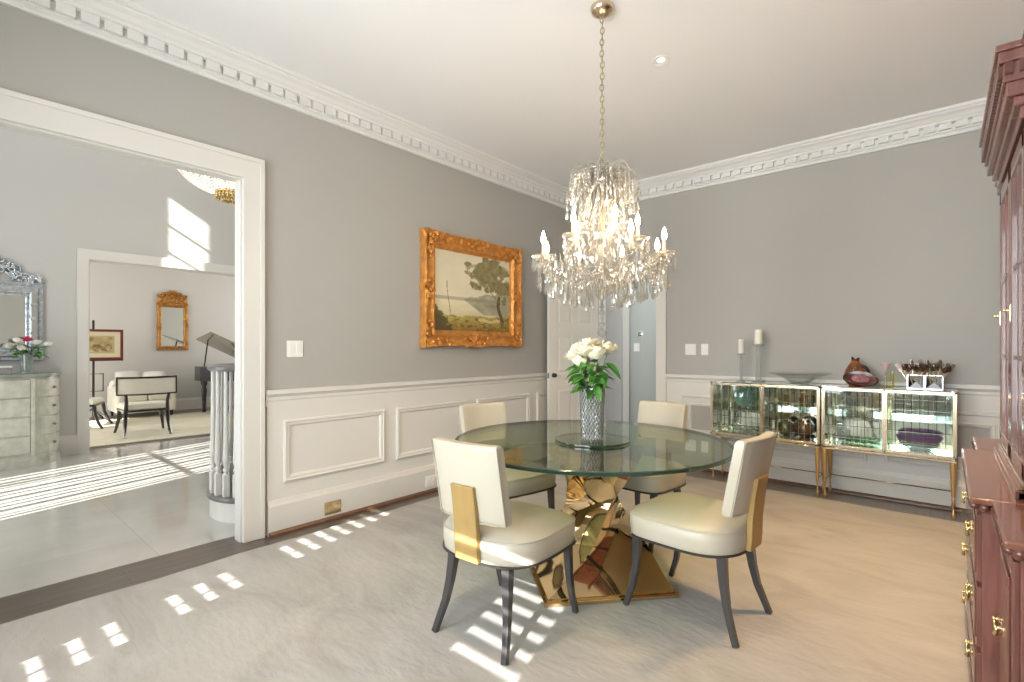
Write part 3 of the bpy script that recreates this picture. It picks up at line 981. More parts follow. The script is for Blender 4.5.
for i in range(nv):
    for sgn in (-1, 1):
        pts = []
        for k in range(rows + 1):
            u = k / rows
            r = 0.0545 + 0.013 * u
            th = 2 * PI * (i + sgn * 0.5 * k) / nv
            pts.append((r * math.cos(th), r * math.sin(th), 0.29 * u))
        m.tube(pts, 0.0013, 4)
m.build('body', [M['vase_glass'], M['cut_line']], vase)

def rose_bloom(r, seed):
    q = MB()
    rr = random.Random(seed)
    for lay, (np_, sp, hh, op) in enumerate([(3, 0.35, 0.95, 0.15), (4, 0.6, 0.9, 0.35), (5, 0.82, 0.8, 0.7), (6, 1.0, 0.62, 1.0)]):
        a0 = rr.uniform(0, 6)
        for i in range(np_):
            th0 = a0 + 2 * PI * i / np_ + rr.uniform(-.1, .1)
            half = PI / np_ * 1.35
            def fn(u, v, th0=th0, half=half, sp=sp, hh=hh, op=op):
                w = (u - 0.5) * 2
                th = th0 + w * half * (0.55 + 0.45 * math.sin(PI * min(v * 0.9 + 0.15, 1)))
                rad = r * sp * (0.25 + 0.95 * math.sin(min(v * 1.25, 1) * PI / 2)) + r * 0.22 * op * max(0, v - 0.72) * 3
                z = r * 1.7 * hh * v - r * 0.10 * op * max(0, v - 0.8) * 5 - r * 0.18 * w * w * v
                return (rad * math.cos(th), rad * math.sin(th), z)
            q.grid(6, 6, fn)
    return q
def leaf_shape(length, width, bend, mtx, q):
    def fn(u, v):
        w = (u - 0.5) * 2
        half = width * 0.5 * math.sin(PI * min(1, v * 0.97 + 0.02)) ** 0.8 * (1 - 0.25 * v)
        return (w * half, v * length, abs(w) * half * 0.35 - bend * v * v * length)
    q.grid(5, 8, fn, mtx)
def leaf_dir(base, az, el, roll=0):
    return Matrix.Translation(base) @ Matrix.Rotation(az, 4, 'Z') @ Matrix.Rotation(el, 4, 'X') @ Matrix.Rotation(roll, 4, 'Y')
blooms = [rose_bloom(0.045, s).build('bloom', M['petal'], smooth='all', fix=False) for s in (1, 2, 3)]
RW = (0.756, -0.655)      # picture-right direction on the floor
FW = (0.655, 0.756)       # away from the camera
ROSES = [(-0.135, 0.0, 1.235, 'leftmost white rose of the bouquet in the crystal vase'),
         (-0.085, -0.035, 1.262, 'large white rose second from the left in the crystal vase'),
         (-0.022, -0.075, 1.232, 'nearest low white rose at the front of the bouquet'),
         (0.032, -0.02, 1.290, 'tallest white rose at the top of the bouquet'),
         (0.082, -0.045, 1.262, 'white rose right of the tallest one in the bouquet'),
         (0.118, 0.01, 1.245, 'rightmost white rose of the bouquet in the crystal vase'),
         (0.075, -0.085, 1.205, 'small low white rose at the right front of the bouquet'),
         (-0.045, 0.065, 1.270, 'white rose at the back left of the bouquet'),
         (0.055, 0.085, 1.268, 'white rose at the back right of the bouquet'),
         (-0.005, 0.03, 1.287, 'white rose beside the tallest one, centre of the bouquet')]
rr = random.Random(11)
for i, (a, b, z, lab) in enumerate(ROSES):
    a -= 0.034
    hx, hy = a * RW[0] + b * FW[0], a * RW[1] + b * FW[1]
    t = thing('white_rose', lab, 'rose', (TC[0], TC[1], VZ + 0.03), 0, 'white roses in the crystal vase')
    zz = z - (VZ + 0.03) - 0.035
    bx, by = hx * 0.16, hy * 0.16
    stem_pts = [(-bx, -by, 0.0), (bx * 0.6, by * 0.6, 0.14), (hx * 0.33, hy * 0.33, 0.235), (hx * 0.82, hy * 0.82, zz - 0.03), (hx, hy, zz + 0.01)]
    MB().tube(stem_pts, 0.0026, 6).build('stem', M['stem'], t, smooth=True)
    bl = blooms[i % 3] if i < 3 else blooms[i % 3].copy()
    if i >= 3:
        COL.objects.link(bl)
    bl.parent = t
    bl.location = (hx, hy, zz)
    sc = 1.0 if i != 6 else 0.8
    bl.scale = (sc, sc, sc)
    bl.rotation_euler = (-hy * 3.2, hx * 3.2, rr.uniform(0, 6))
    for j in range(6):
        q = MB()
        f = 0.45 + 0.09 * j
        base = (hx * f * 0.9, hy * f * 0.9, 0.235 + (zz - 0.27) * (j + 0.5) / 6)
        az = math.atan2(hy, hx) - PI / 2 + rr.uniform(-1.5, 1.5)
        leaf_shape(rr.uniform(0.075, 0.115), rr.uniform(0.045, 0.065), rr.uniform(0.2, 0.7), leaf_dir(base, az, rr.uniform(-0.3, 0.6), rr.uniform(-.6, .6)), q)
        q.build('leaf', M['leaf'], t, smooth='all', fix=False)

# ---------------------------------------------------------------- dining chairs
def seat_plan(off=0.0, n=64):
    """Straight front with round corners, sides tapering into a half-round back."""
    pts = []
    for i in range(n):
        th = 2 * PI * i / n
        c, s = math.cos(th), math.sin(th)
        e = 2 / (5.5 if s > 0 else 2.8)
        x = (0.262 + off) * math.copysign(abs(c) ** e, c)
        y = ((0.235 if s > 0 else 0.262) + off) * math.copysign(abs(s) ** e, s) - 0.01
        if s > 0:
            x *= 1.0 + 0.0
            y += 0.016 * (1 - (x / 0.27) ** 2)
        pts.append((x, y))
    return pts
def make_chair(label):
    t = thing('dining_chair', label, 'chair', (0, 0, 0.0102), 0, 'cream chairs round the glass table')
    m = MB()
    def pr(off, z):
        return [(x, y, z) for x, y in seat_plan(off)]
    rs = [pr(-0.008, 0.362), pr(0.0, 0.368), pr(0.004, 0.41), pr(0.004, 0.452), pr(-0.003, 0.463), pr(-0.016, 0.472)]
    for k in range(1, 7):
        u = k / 7
        rs.append([(x * (1 - u), y * (1 - u), 0.472 + 0.033 * (1 - (1 - u) ** 2.6)) for x, y in seat_plan(-0.016)])
    rs.append([(x * 0.02, y * 0.02, 0.505) for x, y in seat_plan(0)])
    m.rings(rs)
    seat = m.build('seat', M['leather'], t, smooth=True)
    m = MB()
    ring = [(x, y, 0.3635) for x, y in seat_plan(0.004)]
    m.tube(ring, 0.0062, 6, closed=True)
    m.build('seat_band', M['piping'], t, smooth=True)
    m = MB()
    ring = [(x, y, 0.462) for x, y in seat_plan(0.003)]
    m.tube(ring, 0.0028, 5, closed=True)
    m.build('piping', M['leather'], seat, smooth=True)
    # padded, slightly curved back
    m = MB()
    W, Z0, Z1, D = 0.180, 0.532, 0.868, 0.052
    rs = []
    nx = 14
    def bk(s, z, dd):
        x = s * W
        y = -0.232 - (z - Z0) / (Z1 - Z0) * 0.062 + 0.026 * s * s - dd
        return (x, y, z)
    for z, ins in ((Z0, 0.012), (Z0 + 0.008, 0.003), (Z0 + 0.02, 0), (0.64, 0), (0.75, 0), (Z1 - 0.02, 0), (Z1 - 0.008, 0.003), (Z1, 0.012)):
        ring = []
        for i in range(nx + 1):
            s = -1 + 2 * i / nx
            e = 0.006 if i in (0, nx) else 0
            ring.append(bk(s * (1 - ins / W * 0.5), z, ins * 0.7 + e))
        for i in range(nx, -1, -1):
            s = -1 + 2 * i / nx
            e = 0.006 if i in (0, nx) else 0
            ring.append(bk(s * (1 - ins / W * 0.5), z, D - ins * 0.7 - e))
        rs.append(ring)
    m.rings(rs)
    back = m.build('backrest', M['leather'], t, smooth=True)
    m = MB()
    pp = [bk(-1, Z1 - 0.004, D), *[bk(-1 + 2 * i / 10, Z1 - 0.003, D) for i in range(1, 10)], bk(1, Z1 - 0.004, D), bk(1, 0.7, D), bk(1, Z0 + 0.004, D), *[bk(1 - 2 * i / 10, Z0 + 0.003, D) for i in range(1, 10)], bk(-1, Z0 + 0.004, D), bk(-1, 0.7, D)]
    m.tube(pp, 0.0028, 5, closed=True)
    m.build('piping', M['leather'], back, smooth=True)
    # gold splat up the outside of seat and back
    m = MB()
    rs = []
    for z, y in ((0.366, -0.282), (0.42, -0.288), (0.50, -0.290), (0.56, -0.297), (0.62, -0.303), (0.69, -0.315)):
        h = 0.063
        rs.append([(-h, y + 0.012, z), (h, y + 0.012, z), (h, y - 0.012, z), (-h, y - 0.012, z)])
    m.rings(rs)
    m.build('splat', M['splat'], t, bevel=0.003)
    for sx in (-1, 1):
        q = MB()
        fr = [((0.212, 0.178, 0.37), 0.021), ((0.214, 0.180, 0.30), 0.019), ((0.216, 0.186, 0.20), 0.0165), ((0.218, 0.204, 0.10), 0.0145), ((0.222, 0.228, 0.03), 0.0135), ((0.223, 0.236, 0.0), 0.0135)]
        q.tube([(sx * p[0], p[1], p[2]) for p, r in fr], [r * 1.25 for p, r in fr], 4)
        q.build('leg', M['chair_leg'], t, bevel=0.002)
        q = MB()
        re = [((0.150, -0.205, 0.37), 0.023), ((0.155, -0.210, 0.30), 0.021), ((0.162, -0.220, 0.22), 0.0185), ((0.173, -0.238, 0.13), 0.016), ((0.188, -0.266, 0.05), 0.0145), ((0.196, -0.284, 0.0), 0.014)]
        q.tube([(sx * p[0], p[1], p[2]) for p, r in re], [r * 1.25 for p, r in re], 4)
        q.build('leg', M['chair_leg'], t, bevel=0.002)
    return t
ch = make_chair('cream leather dining chair with its gold splat towards the camera, nearest')
ch.location = (-1.538, 1.752, 0.0102)
ch.rotation_euler = (0, 0, math.radians(4))
dup(ch, (-0.930, 2.426, 0.0102), math.radians(85), 'cream leather dining chair in front of the sideboards, seen from its side')
dup(ch, (-2.165, 2.462, 0.0102), math.radians(-90 - 11), 'cream leather dining chair under the painting, back to the panelled wall')
dup(ch, (-1.56, 3.125, 0.0102), math.radians(180 - 6), 'cream leather dining chair farthest away, across the table near the door')

# ---------------------------------------------------------------- mirrored sideboards
def sideboard(name, label, x0, x1, seed):
    y0, y1, zb, zt = 4.905, 5.205, 0.445, 0.942
    cx, cy = (x0 + x1) / 2, (y0 + y1) / 2
    t = thing(name, label, 'sideboard', (cx, cy, 0), 0, 'mirrored sideboards on the back wall')
    hx, hy = (x1 - x0) / 2, (y1 - y0) / 2
    g = 0.016
    m = MB()
    for z in (zb, zt - g):
        m.box(-hx, hx, -hy, -hy + g, z, z + g).box(-hx, hx, hy - g, hy, z, z + g)
        m.box(-hx, -hx + g, -hy, hy, z, z + g).box(hx - g, hx, -hy, hy, z, z + g)
    for sx in (-hx, hx - g):
        for sy in (-hy, hy - g):
            m.box(sx, sx + g, sy, sy + g, zb, zt)
    m.box(-0.008, 0.008, -hy, -hy + g, zb, zt)
    m.box(-hx, hx, -hy, hy, zb - 0.022, zb - 0.008)
    m.build('frame', M['champagne'], t, bevel=0.002)
    MB().box(-hx - 0.004, hx + 0.004, -hy - 0.006, hy, zt, zt + 0.010).build('top', M['mirror'], t, bevel=0.002)
    MB().box(-hx + g, hx - g, hy - 0.026, hy - 0.018, zb + g, zt - g).build('back_panel', M['mirror_tiles'], t)
    MB().box(-hx + 0.003, hx - 0.003, -hy + 0.003, hy - 0.003, zb - 0.006, zb + 0.006).build('bottom_panel', M['mirror'], t)
    for sx in (-1, 1):
        xx = sx * (hx - 0.008)
        MB().box(xx - 0.003, xx + 0.003, -hy + g, hy - g, zb + g, zt - g).build('side_panel', M['mirror'], t)
    MB().box(-hx + g, hx - g, -hy + 0.03, hy - 0.028, 0.700, 0.707).build('shelf', M['glass_shelf'], t)
    for sx in (-1, 1):
        a, b = (-hx + g, -0.009) if sx < 0 else (0.009, hx - g)
        d = MB()
        d.box(a, b, -hy + 0.004, -hy + 0.009, zb + g, zt - g)
        do = d.build('door', M['glass'], t)
        f = MB()
        e = 0.007
        f.box(a, b, -hy + 0.001, -hy + 0.012, zb + g, zb + g + e).box(a, b, -hy + 0.001, -hy + 0.012, zt - g - e, zt - g)
        f.box(a, a + e, -hy + 0.001, -hy + 0.012, zb + g, zt - g).box(b - e, b, -hy + 0.001, -hy + 0.012, zb + g, zt - g)
        rr = random.Random(seed + sx)
        x = a + 0.045
        f.slot(1)
        while x < b - 0.04:
            f.box(x, x + 0.0016, -hy + 0.002, -hy + 0.011, zb + g, zt - g)
            x += rr.choice((0.045, 0.06, 0.075))
        for z in (0.53, 0.62, 0.79, 0.87):
            f.box(a, b, -hy + 0.002, -hy + 0.011, z, z + 0.0016)
        f.build('glazing_bars', [M['champagne'], M['bar_bronze']], do)
        kx = b - 0.02 if sx < 0 else a + 0.02
        MB().ball((kx, -hy - 0.008, 0.69), 0.009, 10, 6).build('knob', M['champagne'], do, smooth='all')
    for sx in (-1, 1):
        for sy in (-1, 1):
            q = MB().lathe([(0.021, 0.424), (0.022, 0.41), (0.0195, 0.36), (0.0105, 0.17), (0.008, 0.155), (0.012, 0.15), (0.012, 0.142), (0.0065, 0.135), (0.0055, 0.06), (0.009, 0.052), (0.013, 0.036), (0.011, 0.02), (0.007, 0.008), (0.007, 0.0)], 14, (sx * (hx - 0.022), sy * (hy - 0.022), 0))
            q.build('leg', M['leg_gold'], t, smooth=True)
    s = MB()
    s.tube([(-hx + 0.022, hy - 0.022, 0.155), (hx - 0.022, hy - 0.022, 0.155)], 0.005, 8)
    for sx in (-1, 1):
        s.tube([(sx * (hx - 0.022), -hy + 0.022, 0.155), (sx * (hx - 0.022), hy - 0.022, 0.155)], 0.005, 8)
    s.build('stretcher', M['champagne'], t, smooth='all')
    return t
sideboard('mirrored_sideboard', 'glass-fronted mirrored sideboard nearer the door, under the candles and clear bowl', -1.715, -0.800, 5)
sideboard('mirrored_sideboard', 'glass-fronted mirrored sideboard nearer the mahogany cabinet, under the cutlery boxes', -0.790, 0.068, 9)

# glassware inside
ZS, ZB2 = 0.7072, 0.4512
t = thing('glass_plate', 'sea green glass plate standing on the shelf behind the leftmost glass door', 'plate', (-1.455, 5.08, ZS))
MB().lathe([(0.001, 0), (0.05, 0.004), (0.085, 0.014), (0.088, 0.018), (0.05, 0.009), (0.001, 0.006)], 32, mtx=Matrix.Translation((0, 0, 0.09)) @ Matrix.Rotation(math.radians(80), 4, 'X')).build('dish', M['green_glass'], t, smooth=True)
MB().tube([(-0.04, -0.03, 0.003), (-0.03, 0.03, 0.003), (-0.03, 0.045, 0.07)], 0.003, 6).tube([(0.04, -0.03, 0.003), (0.03, 0.03, 0.003), (0.03, 0.045, 0.07)], 0.003, 6).build('stand', M['silver'], t)
t = thing('glass_bowl', 'clear wide glass bowl on the bottom behind the leftmost glass door', 'bowl', (-1.46, 5.05, ZB2))
MB().lathe([(0.04, 0), (0.045, 0.012), (0.11, 0.05), (0.125, 0.062), (0.118, 0.06), (0.04, 0.018), (0.001, 0.014)], 32).build('bowl', M['glass'], t, smooth=True)
t = thing('glass_goblet', 'tall clear goblet on the shelf beside the sea green plate', 'goblet', (-1.30, 5.06, ZS))
MB().lathe([(0.035, 0), (0.034, 0.004), (0.006, 0.012), (0.005, 0.07), (0.03, 0.10), (0.036, 0.15), (0.034, 0.15), (0.028, 0.105), (0.001, 0.08)], 20).build('goblet', M['glass'], t, smooth=True)
t = thing('glass_globe', 'olive iridescent glass globe on the bottom of the left sideboard', 'ornament', (-1.085, 5.02, ZB2))
MB().ball((0, 0, 0.105), 0.07, 24, 14).lathe([(0.05, 0.0), (0.045, 0.012), (0.02, 0.03), (0.028, 0.046)], 20).build('globe', M['lustre_glass'], t, smooth=True)
t = thing('glass_globe', 'larger rose and blue iridescent glass globe beside the olive one', 'ornament', (-0.945, 5.05, ZB2))
MB().ball((0, 0, 0.112), 0.085, 24, 14, sz=0.95).lathe([(0.06, 0.0), (0.05, 0.012), (0.024, 0.024), (0.03, 0.04)], 20).build('globe', M['lustre_rose'], t, smooth=True)
t = thing('crystal_tumbler', 'low crystal tumbler in front of the two iridescent globes', 'glass', (-1.02, 4.945, ZB2))
MB().lathe([(0.026, 0), (0.033, 0.08), (0.031, 0.08), (0.024, 0.012), (0.001, 0.01)], 10).build('tumbler', M['cut_glass'], t)
for q in (('glass_decanter', 'clear decanter standing on the shelf of the right sideboard', -0.64, ZS), ('glass_decanter', 'clear decanter on the bottom of the right sideboard', -0.68, ZB2)):
    t = thing(q[0], q[1], 'decanter', (q[2], 5.07, q[3]))
    MB().lathe([(0.045, 0), (0.05, 0.02), (0.046, 0.09), (0.014, 0.125), (0.013, 0.165), (0.02, 0.172), (0.0005, 0.172)], 20).build('bottle', M['cut_glass'], t, smooth=True)
    MB().ball((0, 0, 0.19), 0.017, 10, 6).build('stopper', M['cut_glass'], t, smooth='all')
t = thing('serving_tray', 'long clear glass tray lying on the bottom of the right sideboard', 'tray', (-0.50, 5.03, ZB2))
MB().box(-0.14, 0.14, -0.07, 0.07, 0, 0.008).box(-0.15, -0.14, -0.08, 0.08, 0, 0.03).box(0.14, 0.15, -0.08, 0.08, 0, 0.03).box(-0.15, 0.15, -0.08, -0.07, 0, 0.03).box(-0.15, 0.15, 0.07, 0.08, 0, 0.03).build('tray', M['glass_shelf'], t)
t = thing('glass_bowl', 'large bowl of clear glass with a purple rim behind the rightmost door', 'bowl', (-0.155, 5.05, ZB2))
MB().lathe([(0.05, 0), (0.06, 0.012), (0.125, 0.07), (0.135, 0.115), (0.129, 0.112), (0.118, 0.07), (0.05, 0.018), (0.001, 0.014)], 32).build('bowl', M['cut_glass'], t, smooth=True)
MB().lathe([(0.132, 0.10), (0.140, 0.112), (0.143, 0.135), (0.132, 0.142), (0.125, 0.13), (0.126, 0.108)], 32, cap=False).build('rim', M['purple_glass'], t, smooth=True)
t = thing('wedge_ornament', 'clear triangular glass ornament on the shelf of the right sideboard', 'ornament', (0.0, 5.04, ZS))
MB().prism([(-0.075, 0), (0.04, 0), (0.03, 0.19)], -0.02, 0.02, Matrix.Rotation(PI / 2, 4, 'X')).build('wedge', M['cut_glass'], t)

# ---------------------------------------------------------------- things on the sideboards
ZC = 0.952
def candle_holder(x, y, h, r, lab, square):
    t = thing('candle_holder', lab, 'candle holder', (x, y, ZC))
    if square:
        MB().prism([(-0.05, -0.05), (0.05, -0.05), (0.05, 0.05), (-0.05, 0.05)], 0, 0.016).build('foot', M['cut_glass'], t, bevel=0.004)
        MB().prism([(-0.021, -0.021), (0.021, -0.021), (0.021, 0.021), (-0.021, 0.021)], 0.016, h - 0.03, None).build('column', M['cut_glass'], t, bevel=0.004)
        MB().lathe([(0.02, h - 0.03), (0.052, h - 0.012), (0.055, h), (0.03, h), (0.0005, h - 0.001)], 8).build('cup', M['cut_glass'], t)
    else:
        MB().lathe([(0.042, 0), (0.040, 0.008), (0.016, 0.016), (0.010, 0.03)], 20).build('foot', M['cut_glass'], t, smooth=True)
        MB().lathe([(0.010, 0.03), (0.015, 0.04), (0.011, 0.055), (0.014, h * 0.5), (0.011, h - 0.05), (0.018, h - 0.04), (0.010, h - 0.02)], 10).build('column', M['cut_glass'], t)
        MB().lathe([(0.010, h - 0.02), (0.034, h - 0.008), (0.038, h), (0.020, h), (0.0005, h - 0.001)], 20).build('cup', M['cut_glass'], t, smooth=True)
    return t
def candle(x, y, z, r, h, lab):
    t = thing('pillar_candle', lab, 'candle', (x, y, z))
    MB().lathe([(r, 0), (r, h - 0.004), (r - 0.004, h), (0.006, h - 0.003), (0.0005, h - 0.004)], 24).build('wax', M['wax'], t, smooth=True)
    MB().tube([(0, 0, h - 0.006), (0.001, 0, h + 0.008)], 0.0012, 5).build('wick', M['black_iron'], t)
candle_holder(-1.475, 5.05, 0.265, 0.03, 'short slim crystal candle holder at the door end of the sideboard', False)
candle(-1.475, 5.05, ZC + 0.2655, 0.022, 0.135, 'slim ivory candle on the shorter crystal holder')
candle_holder(-1.325, 5.06, 0.355, 0.05, 'tall square crystal candle holder beside the shorter one', True)
candle(-1.325, 5.06, ZC + 0.3555, 0.034, 0.135, 'thick ivory candle on the taller crystal holder')
t = thing('fruit_bowl', 'wide flat clear glass bowl on the sideboard between candles and amber vase', 'bowl', (-0.98, 5.04, ZC))
MB().lathe([(0.075, 0), (0.07, 0.008), (0.078, 0.014), (0.14, 0.055), (0.245, 0.092), (0.25, 0.097), (0.24, 0.096), (0.135, 0.062), (0.065, 0.018), (0.001, 0.014)], 48).build('bowl', M['glass'], t, smooth=True)
t = thing('art_glass_vase', 'amber brown gourd-shaped glass vase with twin spouts on the sideboard', 'vase', (-0.575, 5.09, ZC))
m = MB().lathe([(0.04, 0), (0.06, 0.02), (0.077, 0.06), (0.079, 0.095), (0.068, 0.135), (0.046, 0.175), (0.032, 0.198), (0.026, 0.21)], 28)
m.build('body', M['amber_glass'], t, smooth=True)
q = MB()
q.tube([(-0.004, 0, 0.195), (-0.014, 0, 0.225), (-0.022, 0.004, 0.243)], [0.02, 0.013, 0.005], 10)
q.tube([(0.006, 0, 0.195), (0.018, 0, 0.222), (0.030, -0.002, 0.236)], [0.02, 0.013, 0.005], 10)
q.build('spout', M['red_glass'], t, smooth=True)
MB().tube([(0.04, 0, 0.172), (0.07, -0.01, 0.162), (0.096, -0.012, 0.125), (0.098, -0.01, 0.085)], [0.012, 0.014, 0.012, 0.008], 8).build('handle', M['red_glass'], t, smooth=True)
for i, (dx, dz) in enumerate([(-0.06, 0.12), (-0.025, 0.13), (0.005, 0.115), (0.035, 0.125), (-0.045, 0.09)]):
    pass
t = thing('art_glass_dish', 'dark red swirled glass dish standing on edge before the amber vase', 'dish', (-0.525, 4.975, ZC))
mt = Matrix.Translation((0, 0, 0.064)) @ Matrix.Rotation(math.radians(6), 4, 'Y') @ Matrix.Rotation(math.radians(72), 4, 'X')
q = MB()
def oval(r, z):
    return [(r * 0.122 * math.cos(2 * PI * i / 40), r * 0.066 * math.sin(2 * PI * i / 40), z) for i in range(40)]
q.rings([oval(0.5, -0.03), oval(0.9, -0.012), oval(1.0, 0.006), oval(0.92, 0.012), oval(0.55, 0.004)], True, True, mt)
q.build('dish', M['red_glass'], t, smooth=True)
MB().rings([oval(0.52, 0.0045), oval(0.48, 0.010), oval(0.2, 0.012)], True, True, mt).build('centre', M['red_swirl'], t, smooth=True)
t = thing('bud_vase', 'slim bud vase with pale pink cup on a clear yellow stem', 'vase', (-0.365, 5.06, ZC))
MB().lathe([(0.028, 0), (0.026, 0.008), (0.012, 0.02), (0.010, 0.05), (0.006, 0.135)], 16).build('stem', M['yellow_glass'], t, smooth=True)
MB().lathe([(0.006, 0.13), (0.012, 0.145), (0.03, 0.185), (0.034, 0.195), (0.030, 0.195), (0.010, 0.155), (0.001, 0.15)], 20).build('cup', M['pink_glass'], t, smooth=True)
t = thing('bud_vase', 'clear straight bud vase right of the pale pink one', 'vase', (-0.325, 5.09, ZC))
MB().lathe([(0.018, 0), (0.016, 0.006), (0.011, 0.03), (0.013, 0.125), (0.011, 0.125), (0.009, 0.03), (0.0005, 0.02)], 16).build('tube', M['yellow_glass'], t, smooth=True)

def cutlery_box(x, y, rz, lab):
    t = thing('cutlery_box', lab, 'cutlery holder', (x, y, ZC), rz, 'mirrored cutlery boxes')
    s, h = 0.051, 0.108
    m = MB()
    # each side a faceted pyramid of mirror
    for k in range(4):
        mt = Matrix.Rotation(k * PI / 2, 4, 'Z')
        v = [(-s, -s, 0), (s, -s, 0), (s, -s, h), (-s, -s, h), (0, -s + 0.014, h / 2)]
        m.add(v, [(0, 1, 4), (1, 2, 4), (2, 3, 4), (3, 0, 4)], mt)
    m.build('mirror_facets', M['silver'], t, fix=False)
    m = MB()
    e = 0.003
    for k in range(4):
        mt = Matrix.Rotation(k * PI / 2, 4, 'Z')
        m.box(-s - 0.002, s + 0.002, -s - 0.002, -s + e, 0, e, mt).box(-s - 0.002, s + 0.002, -s - 0.002, -s + e, h - e, h, mt).box(-s - 0.002, -s + e, -s - 0.002, -s + e, 0, h, mt)
    m.box(-s + 0.016, s - 0.016, -s + 0.016, s - 0.016, 0.004, 0.008)
    m.build('rim', M['silver'], t)
    return t
BX = ((-0.172, 5.055), (-0.064, 5.055))
cutlery_box(*BX[0], 0.0, 'mirror-faceted cutlery box nearer the bud vases')
cutlery_box(*BX[1], 0.0, 'mirror-faceted cutlery box at the far end, nearer the mahogany cabinet')
def utensil(kind):
    t = thing('cutlery_' + kind, 'dark silver utensil standing upright in a mirrored cutlery box', 'cutlery', (0, 0, 0), 0, 'cutlery standing in the mirrored boxes')
    MB().tube([(0, 0, 0), (0.0, 0, 0.06), (0, 0, 0.125)], [0.0038, 0.0030, 0.0024], 6).build('handle', M['cutlery_pale'], t, smooth=True)
    q = MB()
    if kind == 'spoon':
        q.ball((0, 0, 0.149), 0.026, 12, 8, sx=0.55, sy=0.22, sz=1.0)
    elif kind == 'fork':
        q.box(-0.010, 0.010, -0.0015, 0.0015, 0.122, 0.142)
        for a in (-0.0085, -0.003, 0.0025, 0.008):
            q.box(a - 0.0014, a + 0.0014, -0.0012, 0.0012, 0.14, 0.178)
    else:
        q.prism([(-0.008, 0.12), (0.008, 0.12), (0.008, 0.16), (0.0, 0.182), (-0.008, 0.168)], -0.001, 0.001, Matrix.Rotation(PI / 2, 4, 'X'))
    q.build('head', M['cutlery'], t, smooth=(kind == 'spoon'))
    return t
protos = {k: utensil(k) for k in ('spoon', 'fork', 'knife')}
used = set()
rr = random.Random(21)
for b in range(2):
    for i in range(20):
        kind = ('spoon', 'fork', 'spoon', 'knife', 'fork')[i % 5]
        a = 2 * PI * i / 20 + rr.uniform(-.2, .2)
        d = 0.010 + 0.022 * ((i * 7) % 5) / 4
        px, py = BX[b][0] + d * math.cos(a), BX[b][1] + d * math.sin(a)
        o = protos[kind] if kind not in used else copy_tree(protos[kind])
        used.add(kind)
        o.location = (px, py, ZC + 0.0085)
        lean = 0.30 + rr.uniform(0, 0.28)
        o.scale = (1.1, 1.1, 1.08 + 0.16 * ((i * 3) % 5) / 4)
        o.rotation_euler = Matrix.Rotation(lean if d > 0.02 else lean * 0.4, 3, Vector((-math.sin(a), math.cos(a), 0))).to_euler()
        if kind == 'spoon':
            o['label'] = 'spoon standing bowl up in a mirrored cutlery box on the sideboard'
        elif kind == 'fork':
            o['label'] = 'fork standing tines up in a mirrored cutlery box on the sideboard'
        else:
            o['label'] = 'knife standing blade up in a mirrored cutlery box on the sideboard'
        o['group'] = {'spoon': 'spoons', 'fork': 'forks', 'knife': 'knives'}[kind] + ' in the mirrored boxes'
# ---------------------------------------------------------------- chandelier over the table
CH = (-1.415, 2.385)
chand = thing('chandelier', 'crystal chandelier with lit candle bulbs hanging over the glass table', 'chandelier', (CH[0], CH[1], HC))
def Z(z):
    return z - HC
MB().lathe([(0.001, 0), (0.062, 0), (0.064, -0.012), (0.056, -0.03), (0.03, -0.046), (0.012, -0.052), (0.001, -0.053)], 28).build('canopy', M['champagne'], chand, smooth=True)
m = MB()
z, i = -0.05, 0
while z > Z(2.285):
    L_ = 0.036
    a = i * PI / 2 + 0.4
    ca, sa = math.cos(a), math.sin(a)
    pts = []
    for k in range(10):
        th = 2 * PI * k / 10
        ox = 0.0105 * math.cos(th)
        pts.append((ox * ca + 0.002 * math.sin(i * 0.9), ox * sa, z - L_ / 2 + L_ / 2 * 1.12 * math.sin(th)))
    m.tube(pts, 0.0031, 5, closed=True)
    z -= L_ * 0.86
    i += 1
m.tube([(0.002 * math.sin(k * 0.7), 0.002 * math.cos(k), -0.05 - k * 0.05) for k in range(17)], 0.0016, 5)
m.build('chain', M['crown_chain'], chand, smooth='all')
# glass body
m = MB()
m.lathe([(0.004, Z(2.30)), (0.03, Z(2.285)), (0.055, Z(2.255)), (0.045, Z(2.235)), (0.014, Z(2.225)), (0.018, Z(2.19)), (0.05, Z(2.15)), (0.058, Z(2.11)), (0.03, Z(2.06)),
         (0.02, Z(2.04)), (0.05, Z(2.00)), (0.055, Z(1.96)), (0.024, Z(1.90)), (0.022, Z(1.86)), (0.075, Z(1.82)), (0.085, Z(1.78)), (0.04, Z(1.72)),
         (0.03, Z(1.68)), (0.085, Z(1.65)), (0.09, Z(1.62)), (0.05, Z(1.57)), (0.02, Z(1.54)), (0.004, Z(1.52))], 16)
m.build('body', M['crystal'], chand)
MB().lathe([(0.010, Z(2.29)), (0.010, Z(1.55))], 10).build('centre_rod', M['crown_chain'], chand, smooth=True)

